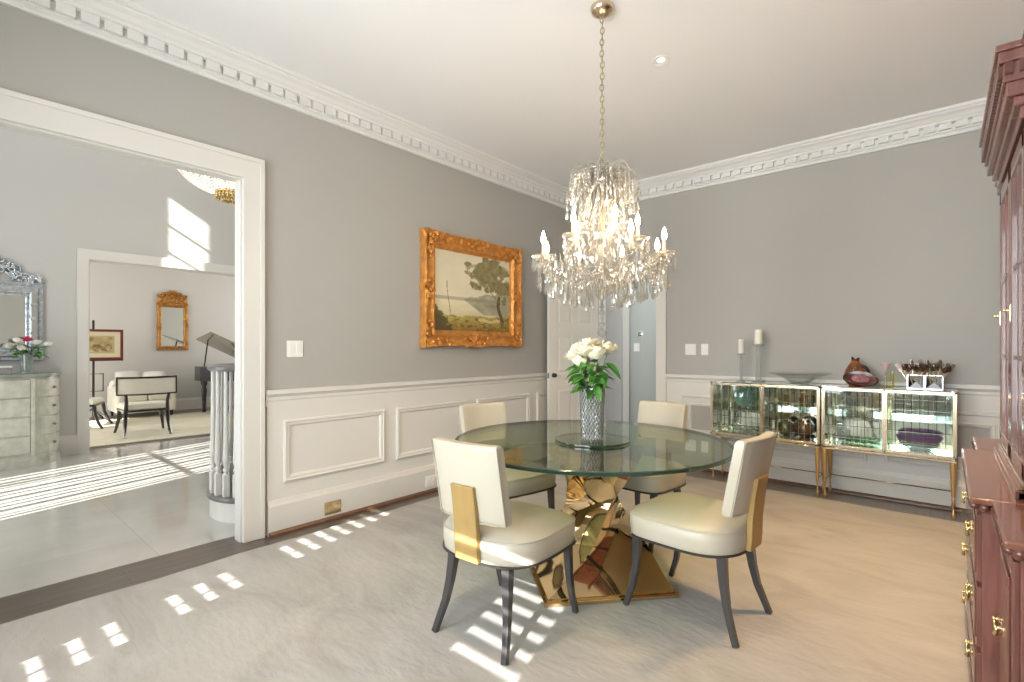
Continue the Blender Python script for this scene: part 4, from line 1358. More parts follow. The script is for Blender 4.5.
PEND = []
def pendant_mesh(name, h, r):
    q = MB()
    n = 6
    def rg(rad, z):
        return [(rad * math.cos(2 * PI * i / n), rad * 0.62 * math.sin(2 * PI * i / n), z) for i in range(n)]
    q.rings([rg(0.0008, 0.0), rg(r * 0.35, -h * 0.12), rg(r * 0.55, -h * 0.32), rg(r, -h * 0.66), rg(r * 0.72, -h * 0.88), rg(0.0008, -h)])
    q.ball((0, 0, 0.006), 0.0055, 6, 4)
    me = bpy.data.meshes.new(name)
    me.from_pydata([tuple(v) for v in q.v], [], q.f)
    me.materials.append(M['crystal'])
    return me
P_S, P_M, P_L = pendant_mesh('small_pendant', 0.042, 0.0085), pendant_mesh('pendant', 0.058, 0.0115), pendant_mesh('long_pendant', 0.078, 0.013)
places = []           # (x, y, z, mesh, turn)
beads = MB()
def strand(a, b, sag, n, r=0.0062):
    a, b = Vector(a), Vector(b)
    for i in range(n + 1):
        u = i / n
        p = a.lerp(b, u)
        p.z -= sag * 4 * u * (1 - u)
        beads.ball(p, r, 6, 4)
def pol(r, a, z):
    return (r * math.cos(a), r * math.sin(a), z)
rr = random.Random(4)
# crown: arched arms that rise, droop and carry long drops
crown = MB()
NC = 14
for i in range(NC):
    a = 2 * PI * i / NC + 0.2
    big = i % 2
    ro = 0.198 if big else 0.15
    pts = [pol(0.03, a, Z(2.19)), pol(0.055, a, Z(2.232)), pol(0.09, a, Z(2.252 + 0.006 * big)), pol(ro * 0.72, a, Z(2.252)), pol(ro * 0.9, a, Z(2.225)), pol(ro * 0.985, a, Z(2.18)), pol(ro, a, Z(2.13))]
    crown.tube(pts, [0.007, 0.0065, 0.006, 0.006, 0.0055, 0.005, 0.0045], 6)
    for k in range(6):
        u = k / 5
        q = pol(0.055 + (ro - 0.055) * u, a + 0.12 * ((k % 3) - 1), Z(2.235 - 0.10 * u ** 3))
        ln = 0.05 + 0.05 * ((k * 5 + i * 3) % 4) / 3
        strand(q, (q[0], q[1], q[2] - ln), 0, max(3, int(ln / 0.016)), 0.0085)
        places.append((q[0], q[1], q[2] - ln - 0.006, (P_M, P_L)[(k + i) % 2], a))
    a2 = 2 * PI * (i + 1) / NC + 0.2
    strand(pol(ro, a, Z(2.13)), pol(0.15 if big else 0.198, a2, Z(2.13)), 0.045, 9, 0.0075)
    strand(pol(0.06, a, Z(2.25)), pol(0.12, a2, Z(2.2)), 0.04, 7, 0.008)
crown.build('crown', M['crystal'], chand, smooth=True)
# curtains of beads and drops round the upper body
for i in range(22):
    a = 2 * PI * i / 22
    strand(pol(0.055, a, Z(2.15)), pol(0.112, a, Z(1.965)), 0.01, 12, 0.0088)
    strand(pol(0.10, a, Z(1.96)), pol(0.06, a, Z(1.88)), -0.01, 6, 0.0062)
    places.append((*pol(0.115, a, Z(1.965))[:2], Z(1.965), (P_L, P_M)[i % 2], a))
    places.append((*pol(0.092 + 0.02 * (i % 3), a + 0.1, 0)[:2], Z(2.07 - 0.03 * (i % 3)), (P_M, P_L)[i % 2], a))
    places.append((*pol(0.07, a + 0.05, 0)[:2], Z(1.90), (P_L, P_M)[i % 2], a))
# arms with drip pans, candles and bulbs
arm_id = 0
def arm(a, r, zc, zroot, drop):
    global arm_id
    q = MB()
    pts = []
    for k in range(11):
        u = k / 10
        rad = 0.035 + (r - 0.035) * u
        zz = zroot + (zc - zroot) * u - drop * math.sin(PI * min(1, u * 1.15)) + (0.0 if u < 0.9 else 0.0)
        pts.append(pol(rad, a, zz))
    pts.append(pol(r, a, zc))
    q.tube(pts, 0.0078, 8)
    o = q.build('arm', M['crystal'], chand, smooth=True)
    x, y, _ = pol(r, a, 0)
    sc = MB()
    ring = []
    nseg = 24
    prof = [(0.010, 0.0), (0.03, 0.002), (0.05, 0.012), (0.058, 0.024), (0.050, 0.018), (0.012, 0.008)]
    rs = [[(x + rd * (1 + (0.10 if (i % 3 == 0 and rd > 0.04) else 0)) * math.cos(2 * PI * i / nseg), y + rd * (1 + (0.10 if (i % 3 == 0 and rd > 0.04) else 0)) * math.sin(2 * PI * i / nseg), zc + zz) for i in range(nseg)] for rd, zz in prof]
    sc.rings(rs)
    sc.build('drip_pan', M['crystal'], o)
    MB().lathe([(0.0095, zc + 0.008), (0.0095, zc + 0.088), (0.005, zc + 0.089)], 12, (x, y, 0)).build('candle_sleeve', M['candle_sleeve'], o, smooth=True)
    MB().lathe([(0.0045, zc + 0.088), (0.009, zc + 0.096), (0.012, zc + 0.108), (0.0108, zc + 0.121), (0.0062, zc + 0.137), (0.002, zc + 0.149), (0.0003, zc + 0.153)], 14, (x, y, 0)).build('bulb', M['bulb'], o, smooth='all')
    npd = 6
    for k in range(npd):
        b = 2 * PI * k / npd + a
        places.append((x + 0.055 * math.cos(b), y + 0.055 * math.sin(b), zc + 0.018, (P_L, P_M)[k % 2], b))
        strand((x + 0.055 * math.cos(b), y + 0.055 * math.sin(b), zc + 0.02), (x + 0.055 * math.cos(b + 2 * PI / npd), y + 0.055 * math.sin(b + 2 * PI / npd), zc + 0.02), 0.02, 5, 0.0048)
    return (x, y, zc)
YAW = math.atan2(0.655, 0.756)
low = [arm(YAW + math.radians(14) + 2 * PI * i / 8, 0.335, Z(1.735), Z(1.70), 0.085) for i in range(8)]
up = [arm(YAW + math.radians(-8) + 2 * PI * i / 5, 0.19, Z(1.845), Z(1.83), 0.05) for i in range(5)]
# garlands between the arms and tiers of drops below
for i in range(8):
    a, b = low[i], low[(i + 1) % 8]
    strand((a[0], a[1], a[2]), (b[0], b[1], b[2]), 0.055, 17, 0.0055)
    strand((a[0], a[1], a[2]), (0.05 * a[0] / 0.335, 0.05 * a[1] / 0.335, Z(1.86)), 0.07, 16, 0.0052)
for rad, z, n, msh, dz in ((0.345, 1.655, 26, P_M, 0.05), (0.285, 1.625, 24, P_L, 0.045), (0.22, 1.60, 20, P_L, 0.045), (0.155, 1.578, 16, P_L, 0.04), (0.09, 1.56, 10, P_L, 0.03)):
    for i in range(n):
        a = 2 * PI * (i + 0.37 * (n % 3)) / n
        jz = rr.uniform(-0.012, 0.012)
        p = pol(rad, a, Z(z) + jz)
        strand((p[0], p[1], p[2] + dz), p, 0, 4, 0.0052)
        places.append((*p, msh, a))
    q = MB().tube([pol(rad, 2 * PI * i / 40, Z(z) + dz) for i in range(40)], 0.0025, 5, closed=True)
    q.build('ring', M['crystal'], chand, smooth='all')
for i in range(210):
    a, r_ = rr.uniform(0, 2 * PI), 0.07 + 0.26 * math.sqrt(rr.random())
    places.append((*pol(r_, a, Z(1.69 + rr.uniform(-0.03, 0.09) - 0.05 * r_)), (P_S, P_M)[i % 2], a))
beads.build('bead_strand', M['crystal'], chand, smooth='all', fix=False)['kind'] = 'stuff'
MB().tube([(0, 0, Z(1.53)), (0, 0, Z(1.36))], 0.0015, 5).ball((0, 0, Z(1.495)), 0.014, 8, 6).ball((0, 0, Z(1.463)), 0.018, 8, 6).ball((0, 0, Z(1.43)), 0.012, 8, 6).ball((0, 0, Z(1.40)), 0.016, 8, 6).ball((0, 0, Z(1.352)), 0.026, 10, 7).build('finial', M['crystal'], chand)
# the drops nearest the viewer's side are separate, the rest one part
places.sort(key=lambda p: (p[0] * 0.655 + p[1] * 0.756) - p[2] * 0.0)
rest = MB()
for i, (x, y, z, msh, a) in enumerate(places):
    if i < 96:
        o = bpy.data.objects.new('crystal_pendant', msh)
        COL.objects.link(o)
        o.parent = chand
        o.location = (x, y, z - 0.006)
        o.rotation_euler = (0, 0, a)
    else:
        mt = Matrix.Translation((x, y, z - 0.006)) @ rot_z(a)
        rest.add([v.co for v in msh.vertices], [list(p.vertices) for p in msh.polygons], mt)
o = rest.build('far_crystal', M['crystal'], chand, fix=False)
o['kind'] = 'stuff'
# recessed ceiling lamps: the one in view and two added out of view to warm rug and chair
t = thing('recessed_light', 'small round recessed lamp in the ceiling right of the chandelier chain', 'ceiling light', (-1.387, 3.071, HC))
MB().lathe([(0.034, 0), (0.055, -0.001), (0.057, -0.004), (0.052, -0.007), (0.036, -0.003)], 28, cap=False).build('trim_ring', M['crown'], t, smooth=True)
MB().ball((0, 0, 0.004), 0.026, 14, 8, sz=0.5).build('lamp', M['lens_glow'], t, smooth='all')
for i, (lx, ly, pw) in enumerate(((-1.387, 3.071, 60), (0.02, 3.40, 190), (-1.387, 1.15, 60))):
    if i:
        dup(t, (lx, ly, HC), 0, 'added out-of-view recessed ceiling lamp above the ' + ('mahogany cabinet side of the rug' if i == 1 else 'chair nearest the camera'))
    d = bpy.data.lights.new('recessed_lamp', 'SPOT')
    d.energy = pw
    d.spot_size = math.radians(86 if i == 1 else 115)
    d.spot_blend = 0.9
    d.color = (1, 0.62, 0.28) if i == 1 else (1, 0.70, 0.38)
    d.shadow_soft_size = 0.04
    o = bpy.data.objects.new('recessed_lamp', d)
    o.location = (lx, ly, HC - 0.03)
    COL.objects.link(o)

# ---------------------------------------------------------------- framed landscape painting
def fbm(x, y, s=0.0, o=4):
    v, a, f = 0, 0.5, 1.0
    for _ in range(o):
        v += a * noise.noise(Vector((x * f, y * f, s)))
        a *= 0.5
        f *= 2.1
    return v
def mixc(a, b, t):
    t = max(0.0, min(1.0, t))
    return [a[i] + (b[i] - a[i]) * t for i in range(3)]
def S(h):
    return lin(h)[:3]
def canvas(name, w, h, nx, ny, fn, parent, y=0.0):
    verts = [((i / (nx - 1) - 0.5) * w, y, (j / (ny - 1) - 0.5) * h) for j in range(ny) for i in range(nx)]
    faces = [(j * nx + i, j * nx + i + 1, (j + 1) * nx + i + 1, (j + 1) * nx + i) for j in range(ny - 1) for i in range(nx - 1)]
    me = bpy.data.meshes.new(name)
    me.from_pydata(verts, [], faces)
    at = me.color_attributes.new('Col', 'FLOAT_COLOR', 'POINT')
    flat = []
    for j in range(ny):
        for i in range(nx):
            flat += list(fn(i / (nx - 1), j / (ny - 1))) + [1.0]
    at.data.foreach_set('color', flat)
    me.materials.append(M['picture'])
    o = bpy.data.objects.new(name, me)
    COL.objects.link(o)
    o.parent = parent
    return o
def landscape(u, v):
    sky = mixc(S('#e2d8bb'), S('#d2c8ac'), v + 0.6 * fbm(u * 3, v * 3, 1))
    c = sky
    hz = 0.40
    if v < hz:      # water
        c = mixc(S('#dbd0ae'), S('#c4b892'), (hz - v) * 4 + 0.5 * fbm(u * 2, v * 12, 2))
    far = hz + 0.015 + 0.012 * fbm(u * 8, 0, 3)
    if hz - 0.01 < v < far + 0.02:
        c = mixc(c, S('#a49a80'), 0.8)
    # bank of distant trees running in from the right with its reflection
    top = 0.40 + 0.14 * max(0, (u - 0.38)) * 1.6 + 0.05 * fbm(u * 7, 0, 4)
    if u > 0.36 and hz - 0.17 * min(1, (u - 0.36) * 4) < v < top + 0.03:
        c = mixc(c, S('#85806a'), 0.75 + 0.5 * fbm(u * 10, v * 10, 5))
    # meadow
    md = 0.20 + 0.035 * fbm(u * 5, 0, 6) + 0.05 * max(0, u - 0.55) + 0.07 * max(0, 0.12 - u) * 8
    if v < md:
        t = v / max(md, 0.01)
        c = mixc(S('#8a6428'), S('#a8984e'), t + 0.9 * fbm(u * 9, v * 14, 7))
        if fbm(u * 14, v * 22, 8) > 0.12:
            c = mixc(c, S('#4d4a1d'), 0.7)
        if abs(v - md * 0.8 - 0.02 * math.sin(u * 6)) < 0.02 and 0.55 < u < 0.85:
            c = mixc(c, S('#d9bd86'), 0.7)
    # dark shrubs at the left edge
    if u < 0.3 and v < 0.34 - u * 1.5 + 0.16 * fbm(u * 20, v * 20, 9):
        c = mixc(c, S('#4c4427'), 0.85)
    if abs(u - (0.165 + 0.02 * math.sin(v * 8))) < 0.004 and 0.18 < v < 0.62:
        c = mixc(c, S('#6c5f3d'), 0.8)
    # large tree: trunk and crown
    tx = 0.865 - 0.13 * max(0, v - 0.2) + 0.02 * math.sin(v * 14)
    if 0.14 < v < 0.78 and abs(u - tx) < 0.022 * (1.15 - v) + 0.005:
        c = S('#5a4a2e')
    for bx, by, dx in ((0.80, 0.45, -0.20), (0.79, 0.5, 0.14), (0.77, 0.58, -0.14), (0.84, 0.36, 0.10)):
        s = (u - bx) / dx
        if 0 < s < 1 and abs(v - (by + 0.2 * s)) < 0.008:
            c = mixc(c, S('#5f5135'), 0.8)
    d = ((u - 0.70) / 0.34) ** 2 + ((v - 0.77) / 0.30) ** 2
    d2 = ((u - 0.92) / 0.17) ** 2 + ((v - 0.58) / 0.25) ** 2
    k = max(1 - d, 0.75 * (1 - d2)) + 1.5 * fbm(u * 9, v * 9, 10, 5)
    if k > 0.30:
        tone = fbm(u * 16, v * 16, 11)
        c = mixc(S('#6d653d'), S('#95895c'), 0.5 + 1.3 * tone)
        if k < 0.42:
            c = mixc(c, sky, 0.35)
    g = 1.18 + 0.12 * fbm(u * 60, v * 60, 12)
    return [x * g for x in c]

def gilt_frame(parent, w, h, fw, depth, m_front, m_side, orn=1.0, seed=1):
    """Carved gilt frame standing in the local xz plane, front towards -y; w, h outer size."""
    prof = [(0.0, 0.0), (0.0, 0.9), (0.03, 1.0), (0.12, 1.0), (0.22, 0.82), (0.45, 0.62), (0.62, 0.66), (0.70, 0.76), (0.78, 0.72), (0.86, 0.42), (1.0, 0.34), (1.0, 0.0)]
    m = MB()
    N_ = 40
    rs = []
    sides = [((-1, -1), (1, -1)), ((1, -1), (1, 1)), ((1, 1), (-1, 1)), ((-1, 1), (-1, -1))]
    for (sx0, sz0), (sx1, sz1) in sides:
        for i in range(N_):
            u = i / N_
            ring = []
            for k, (ins, dp) in enumerate(prof):
                hx, hz = w / 2 - ins * fw, h / 2 - ins * fw
                x = (sx0 + (sx1 - sx0) * u) * hx
                z = (sz0 + (sz1 - sz0) * u) * hz
                carve = 0.0
                if 0 < k < 10:
                    e = max(0.25, abs(2 * u - 1) ** 2, 1 - abs(2 * u - 1) * 3.2)
                    carve = orn * 0.015 * e * (math.sin(u * 62 + k * 1.7) * 0.5 + noise.noise(Vector((x * 30, z * 30, seed + k * 0.7))))
                fl = 0.0
                if k <= 4:
                    fl = orn * 0.016 * (abs(2 * u - 1) ** 6 + 0.8 * max(0, 1 - abs(2 * u - 1) * 5) + 0.18 * math.sin(u * 80))
                ox, oz = (0, sz0 * fl) if sz0 == sz1 else (sx0 * fl, 0)
                ring.append((x + ox, -depth * dp - carve, z + oz))
            rs.append(ring)
    m.rings(rs, closed=False, cap=False, loop=True)
    # scrolls at the corners and the middle of each side
    q = m
    rr_ = random.Random(seed)
    spots = [(sx, sz) for sx in (-1, 1) for sz in (-1, 1)] + [(0, 1), (0, -1), (1, 0), (-1, 0)]
    for sx, sz in spots:
        cx, cz = sx * (w / 2 - fw * 0.36), sz * (h / 2 - fw * 0.36)
        for k in range(int(26 * orn)):
            if sx and sz:
                t_ = rr_.uniform(0, 0.19) * max(w, h)
                if k % 2:
                    x, z = cx - sx * t_, cz + rr_.uniform(-0.3, 0.35) * fw * sz
                else:
                    x, z = cx + rr_.uniform(-0.3, 0.35) * fw * sx, cz - sz * t_ * 0.8
            elif sx == 0:
                x, z = rr_.gauss(0, 0.075) * w, cz + rr_.uniform(-0.35, 0.38) * fw * sz
            else:
                x, z = cx + rr_.uniform(-0.35, 0.38) * fw * sx, rr_.gauss(0, 0.075) * h
            q.ball((x, -depth * 0.86 - 0.004, z), fw * rr_.uniform(0.06, 0.14), 7, 5, sy=1.0)
    return m.build('frame', m_front, parent, smooth=True)
pt = thing('framed_painting', 'ornate gilt framed landscape painting of a tree by water', 'painting', (XW + 0.002, 3.43, 1.797), PI / 2)
gilt_frame(pt, 1.30, 1.02, 0.145, 0.075, M['gilt'], M['gilt_pale'], 1.0, 3)
MB().box(-0.63, 0.63, -0.055, 0.0, 0.487, 0.502).box(-0.63, 0.63, -0.055, 0, -0.502, -0.487).box(-0.643, -0.63, -0.055, 0, -0.502, 0.502).box(0.63, 0.643, -0.055, 0, -0.502, 0.502).build('frame_back', M['gilt_pale'], pt)
canvas('canvas', 1.30 - 0.28, 1.02 - 0.28, 190, 140, landscape, pt, -0.024)

# ---------------------------------------------------------------- mahogany breakfront cabinet at the right
HT = thing('breakfront_cabinet', 'tall carved mahogany breakfront cabinet at the right edge of the room', 'cabinet', (0.40, 2.62, 0))
hox, hoy = 0.40, 2.62
def hb(m, x0, x1, y0, y1, z0, z1):
    return m.box(x0 - hox, x1 - hox, y0 - hoy, y1 - hoy, z0, z1)
C0, C1 = 2.165, 3.115
WN0, WF1 = 1.735, 3.545
FXc, FXw, BX_ = 0.088, 0.140, 0.62
m = MB()
hb(m, FXc, BX_, C0, C1, 0.09, 0.765)
hb(m, FXw, BX_, WN0, C0, 0.09, 0.765)
hb(m, FXw, BX_, C1, WF1, 0.09, 0.765)
m.build('lower_case', M['mahogany'], HT, bevel=0.003)
m = MB()
hb(m, FXc - 0.02, BX_, C0 - 0.02, C1 + 0.02, 0, 0.09)
hb(m, FXw - 0.02, BX_, WN0 - 0.02, C0 - 0.02, 0, 0.09)
hb(m, FXw - 0.02, BX_, C1 + 0.02, WF1 + 0.02, 0, 0.09)
m.build('plinth', M['mahogany_dark'], HT, bevel=0.008)
m = MB()
hb(m, 0.058, 0.64, 2.125, 3.15, 0.782, 0.802)
hb(m, 0.108, 0.64, 1.70, 2.125, 0.782, 0.802)
hb(m, 0.108, 0.64, 3.15, 3.585, 0.782, 0.802)
m.build('counter', M['mahogany_top'], HT, bevel=0.006)
# gadrooned (rope carved) edge under the counter
m = MB()
def rope(x0, y0, x1, y1, r=0.0135, pitch=0.026):
    L_ = math.hypot(x1 - x0, y1 - y0)
    n = max(1, int(L_ / pitch))
    for i in range(n):
        u = (i + 0.5) / n
        m.ball((x0 + (x1 - x0) * u - hox, y0 + (y1 - y0) * u - hoy, 0.774), r, 8, 5, sx=1.05 if x0 == x1 else 0.9, sy=0.9 if x0 == x1 else 1.05, sz=0.9)
rope(0.070, 2.135, 0.070, 3.14); rope(0.070, 2.137, 0.115, 2.137, 0.016, 0.03); rope(0.118, 1.712, 0.118, 2.135); rope(0.118, 1.712, 0.62, 1.712, 0.018, 0.034); rope(0.118, 3.14, 0.118, 3.575); rope(0.07, 3.138, 0.115, 3.138)
m.build('gadroon_edge', M['mahogany_dark'], HT, smooth='all')
m = MB()
hb(m, 0.076, BX_, C0 - 0.018, C1 + 0.018, 0.752, 0.768); hb(m, 0.128, BX_, WN0 - 0.012, C0 - 0.018, 0.752, 0.768); hb(m, 0.128, BX_, C1 + 0.018, WF1 + 0.012, 0.752, 0.768)
m.build('waist_moulding', M['mahogany_dark'], HT, bevel=0.004)
def bail(parent, x, y, z, s=1.0):
    """Brass drawer pull on a front facing -x."""
    q = MB()
    for dy in (-0.033 * s, 0.033 * s):
        q.lathe([(0.013, 0), (0.012, 0.003), (0.006, 0.005), (0.0055, 0.012), (0.008, 0.016), (0.0005, 0.019)], 10, mtx=Matrix.Translation((x - hox, y + dy - hoy, z)) @ Matrix.Rotation(-PI / 2, 4, 'Y'))
    q.tube([(x - 0.013 - hox, y - hoy + 0.033 * s * math.cos(PI + PI * k / 10) * 1.1, z + 0.030 * s * math.sin(PI + PI * k / 10)) if 0 < k < 10 else (x - 0.013 - hox, y - hoy + (-0.036 if k == 0 else 0.036) * s, z) for k in range(11)], 0.0042, 7)
    q.ball((x - 0.013 - hox, y - hoy, z - 0.032 * s), 0.0075, 8, 6)
    return q.build('handle', M['brass'], parent, smooth='all')
for zr0, zr1 in ((0.52, 0.735), (0.31, 0.50), (0.11, 0.29)):
    for ya, yb in ((C0 + 0.03, C1 - 0.03),):
        q = MB()
        hb(q, FXc - 0.012, FXc + 0.001, ya, yb, zr0, zr1)
        hb(q, FXc - 0.016, FXc - 0.012, ya + 0.02, yb - 0.02, zr0 + 0.02, zr1 - 0.02)
        d = q.build('drawer', M['mahogany'], HT, bevel=0.002)
        for yy in (ya + 0.20, yb - 0.20):
            bail(d, FXc - 0.016, yy, (zr0 + zr1) / 2 + 0.015)
for ya, yb in ((WN0 + 0.03, C0 - 0.03), (C1 + 0.03, WF1 - 0.03)):
    q = MB()
    hb(q, FXw - 0.012, FXw + 0.001, ya, yb, 0.11, 0.735)
    hb(q, FXw - 0.018, FXw - 0.012, ya + 0.06, yb - 0.06, 0.17, 0.675)
    d = q.build('door', M['mahogany'], HT, bevel=0.003)
    bail(d, FXw - 0.012, yb - 0.035, 0.44)
# upper cabinet
U0, U1, UF, UFw = 2.20, 3.085, 0.205, 0.262
ZU = 1.985
m = MB()
def shell(x0, y0, y1):
    hb(m, x0, BX_, y0, y0 + 0.03, 0.802, ZU); hb(m, x0, BX_, y1 - 0.03, y1, 0.802, ZU)
    hb(m, BX_ - 0.02, BX_, y0, y1, 0.802, ZU); hb(m, x0, BX_, y0, y1, ZU - 0.03, ZU); hb(m, x0, BX_, y0, y1, 0.802, 0.83)
shell(UF, U0, U1); shell(UFw, 1.77, U0); shell(UFw, U1, 3.515)
m.build('upper_case', M['mahogany'], HT, bevel=0.002)
m = MB()
hb(m, 0.165, UF + 0.01, U0 - 0.03, U1 + 0.03, 0.802, 0.832); hb(m, 0.180, UF + 0.01, U0 - 0.02, U1 + 0.02, 0.832, 0.85); hb(m, 0.225, UFw + 0.01, 1.745, U0 - 0.03, 0.802, 0.832); hb(m, 0.225, UFw + 0.01, U1 + 0.03, 3.54, 0.802, 0.832)
hb(m, 0.165, 0.5, U0 - 0.03, U0, 0.802, 0.832); hb(m, 0.225, 0.6, 1.74, 1.77, 0.802, 0.832)
m.build('base_moulding', M['mahogany_top'], HT, bevel=0.006)
def glazed_door(x, ya, yb):
    q = MB()
    hb(q, x - 0.022, x, ya, ya + 0.05, 0.855, ZU - 0.035); hb(q, x - 0.022, x, yb - 0.05, yb, 0.855, ZU - 0.035)
    hb(q, x - 0.022, x, ya, yb, 0.855, 0.91); hb(q, x - 0.022, x, ya, yb, ZU - 0.09, ZU - 0.035)
    for f in (0.33, 0.66):
        zz = 0.91 + (ZU - 1.0) * f
        hb(q, x - 0.018, x - 0.004, ya + 0.05, yb - 0.05, zz - 0.008, zz + 0.008)
    hb(q, x - 0.018, x - 0.004, (ya + yb) / 2 - 0.008, (ya + yb) / 2 + 0.008, 0.91, ZU - 0.09)
    d = q.build('door', M['mahogany'], HT, bevel=0.002)
    g = MB()
    hb(g, x - 0.012, x - 0.009, ya + 0.05, yb - 0.05, 0.91, ZU - 0.09)
    g.build('pane', M['glass'], d)
    k = MB()
    hb(k, x - 0.024, x - 0.022, yb - 0.036, yb - 0.016, 1.37, 1.43)
    k.lathe([(0.005, 0), (0.004, 0.008), (0.007, 0.011), (0.006, 0.016), (0.0005, 0.017)], 10, mtx=Matrix.Translation((x - 0.026 - hox, yb - 0.026 - hoy, 1.41)) @ Matrix.Rotation(-PI / 2, 4, 'Y'))
    k.build('lock', M['brass'], d, smooth=True)
glazed_door(UF, U0, 2.64); glazed_door(UF, 2.645, U1); glazed_door(UFw, 1.775, U0 - 0.005); glazed_door(UFw, U1 + 0.005, 3.51)
m = MB()
for f in (0.33, 0.66):
    zz = 0.91 + (ZU - 1.0) * f
    hb(m, UF + 0.03, BX_ - 0.02, U0 + 0.03, U1 - 0.03, zz - 0.008, zz + 0.008)
m.build('shelf', M['mahogany'], HT)
# stepped cornice, dentils, plinth of the pediment
m = MB()
for o_, z0, z1 in ((0.030, ZU - 0.01, ZU + 0.03), (0.045, ZU + 0.03, ZU + 0.06), (0.062, ZU + 0.06, ZU + 0.105), (0.070, ZU + 0.105, ZU + 0.165), (0.080, ZU + 0.165, ZU + 0.20), (0.088, ZU + 0.20, ZU + 0.222)):
    hb(m, UF - o_, BX_ + 0.02, U0 - o_ * 0.55, U1 + o_ * 0.55, z0, z1)
    hb(m, UFw - o_, BX_ + 0.02, 1.77 - o_ * 0.55, U0 - o_ * 0.55, z0, z1)
    hb(m, UFw - o_, BX_ + 0.02, U1 + o_ * 0.55, 3.515 + o_ * 0.55, z0, z1)
m.build('cornice', M['mahogany'], HT, bevel=0.005)
m = MB()
y = U0 - 0.03
while y < U1 + 0.03:
    hb(m, UF - 0.080, UF - 0.066, y, y + 0.018, ZU + 0.125, ZU + 0.16)
    y += 0.032
x = UF - 0.066
while x < UFw - 0.09:
    hb(m, x, x + 0.018, U0 - 0.054, U0 - 0.034, ZU + 0.125, ZU + 0.16)
    x += 0.032
y = 1.76
while y < U0 - 0.08:
    hb(m, UFw - 0.080, UFw - 0.066, y, y + 0.018, ZU + 0.125, ZU + 0.16)
    y += 0.032
m.build('dentils', M['mahogany_dark'], HT)
m = MB()
hb(m, 0.235, BX_ - 0.1, 2.28, 3.0, ZU + 0.222, ZU + 0.30)
for k in range(9):
    u = k / 8
    for sy in (-1, 1):
        yy = 2.64 + sy * (0.36 - 0.28 * u)
        hb(m, 0.245, 0.295, yy - 0.03, yy + 0.03, ZU + 0.30, ZU + 0.34 + 0.24 * u * u)
m.build('pediment', M['mahogany'], HT, bevel=0.005)
# ---------------------------------------------------------------- foyer
cm = thing('bowfront_commode', 'silvered bow-front chest of drawers at the left edge of the foyer', 'chest of drawers', (-7.62, 0.20, 0))
def demi(off=0.0, n=18):
    """Plan: flat to the wall, straight in the middle of the front, quarter rounds at both ends (local, front towards +x)."""
    xw, hw, fl, d = -0.225, 0.74 + off, 0.50, 0.41 + off
    pts = [(xw, -hw)]
    for i in range(n + 1):
        a = -PI / 2 + (PI / 2) * i / n
        pts.append((xw + d * math.cos(a), -fl + (hw - fl) * math.sin(a)))
    for i in range(n + 1):
        a = (PI / 2) * i / n
        pts.append((xw + d * math.cos(a), fl + (hw - fl) * math.sin(a)))
    pts.append((xw, hw))
    out = []
    for p in pts:
        if not out or (Vector(p) - Vector(out[-1])).length > 1e-4:
            out.append(p)
    return out
MB().prism(demi(0.0), 0.10, 0.95).build('case', M['commode'], cm, smooth=True)
MB().prism(demi(0.025), 0.0, 0.08, top=demi(0.02)).prism(demi(0.012), 0.08, 0.105).build('plinth', M['commode'], cm, smooth=True)
MB().prism(demi(0.02), 0.95, 0.965).prism(demi(0.03), 0.965, 0.99).build('stone_top', M['commode_top'], cm, smooth=True)
zz = [0.125, 0.325, 0.53, 0.735, 0.935]
for k in range(4):
    z0, z1 = zz[k] + 0.008, zz[k + 1] - 0.008
    dr = MB().box(0.17, 0.198, -0.472, 0.472, z0, z1).build('drawer', M['commode'], cm, bevel=0.004)
    for sy in (-1, 1):
        arc0, arc1 = [], []
        for i in range(9):
            a = math.radians(12 + 62 * i / 8)
            arc0.append((-0.225 + 0.405 * math.cos(a), sy * (0.50 + 0.235 * math.sin(a))))
            arc1.append((-0.225 + 0.422 * math.cos(a), sy * (0.50 + 0.252 * math.sin(a))))
        dd = MB().prism(arc1 + list(reversed(arc0)), z0, z1).build('drawer', M['commode'], cm, smooth=True)
        a = math.radians(43)
        MB().ball((-0.225 + 0.436 * math.cos(a), sy * (0.50 + 0.264 * math.sin(a)), (z0 + z1) / 2), 0.016, 10, 7).build('knob', M['grey_wood'], dd, smooth='all')
MB().box(0.17, 0.203, 0.476, 0.512, 0.11, 0.945).box(0.17, 0.203, -0.512, -0.476, 0.11, 0.945).build('pilaster', M['commode'], cm, bevel=0.003)

fv = thing('glass_vase', 'small clear vase of mixed flowers on the foyer chest', 'vase', (-7.60, 0.66, 0.9905))
MB().lathe([(0.045, 0), (0.05, 0.03), (0.055, 0.15), (0.064, 0.21), (0.058, 0.21), (0.05, 0.15), (0.042, 0.015), (0.001, 0.012)], 20).build('body', M['cut_glass'], fv, smooth=True)
rr = random.Random(8)
petal_b = {'white': rose_bloom(0.036, 31).build('bloom', M['petal_white'], smooth='all', fix=False), 'pink': rose_bloom(0.036, 32).build('bloom', M['petal_pink'], smooth='all', fix=False)}
first = {'white': True, 'pink': True}
FL = [(-0.14, 0.0, 0.27, 'white', 'leftmost white flower in the foyer vase'), (-0.08, 0.06, 0.33, 'white', 'tall white flower left of the pink one in the foyer vase'),
      (0.0, 0.04, 0.345, 'pink', 'bright pink flower at the top of the foyer vase'), (0.08, 0.03, 0.31, 'white', 'white flower right of the pink one in the foyer vase'),
      (0.17, 0.02, 0.29, 'white', 'rightmost white flower reaching sideways from the foyer vase'), (-0.05, 0.09, 0.25, 'white', 'low white flower at the front of the foyer vase')]
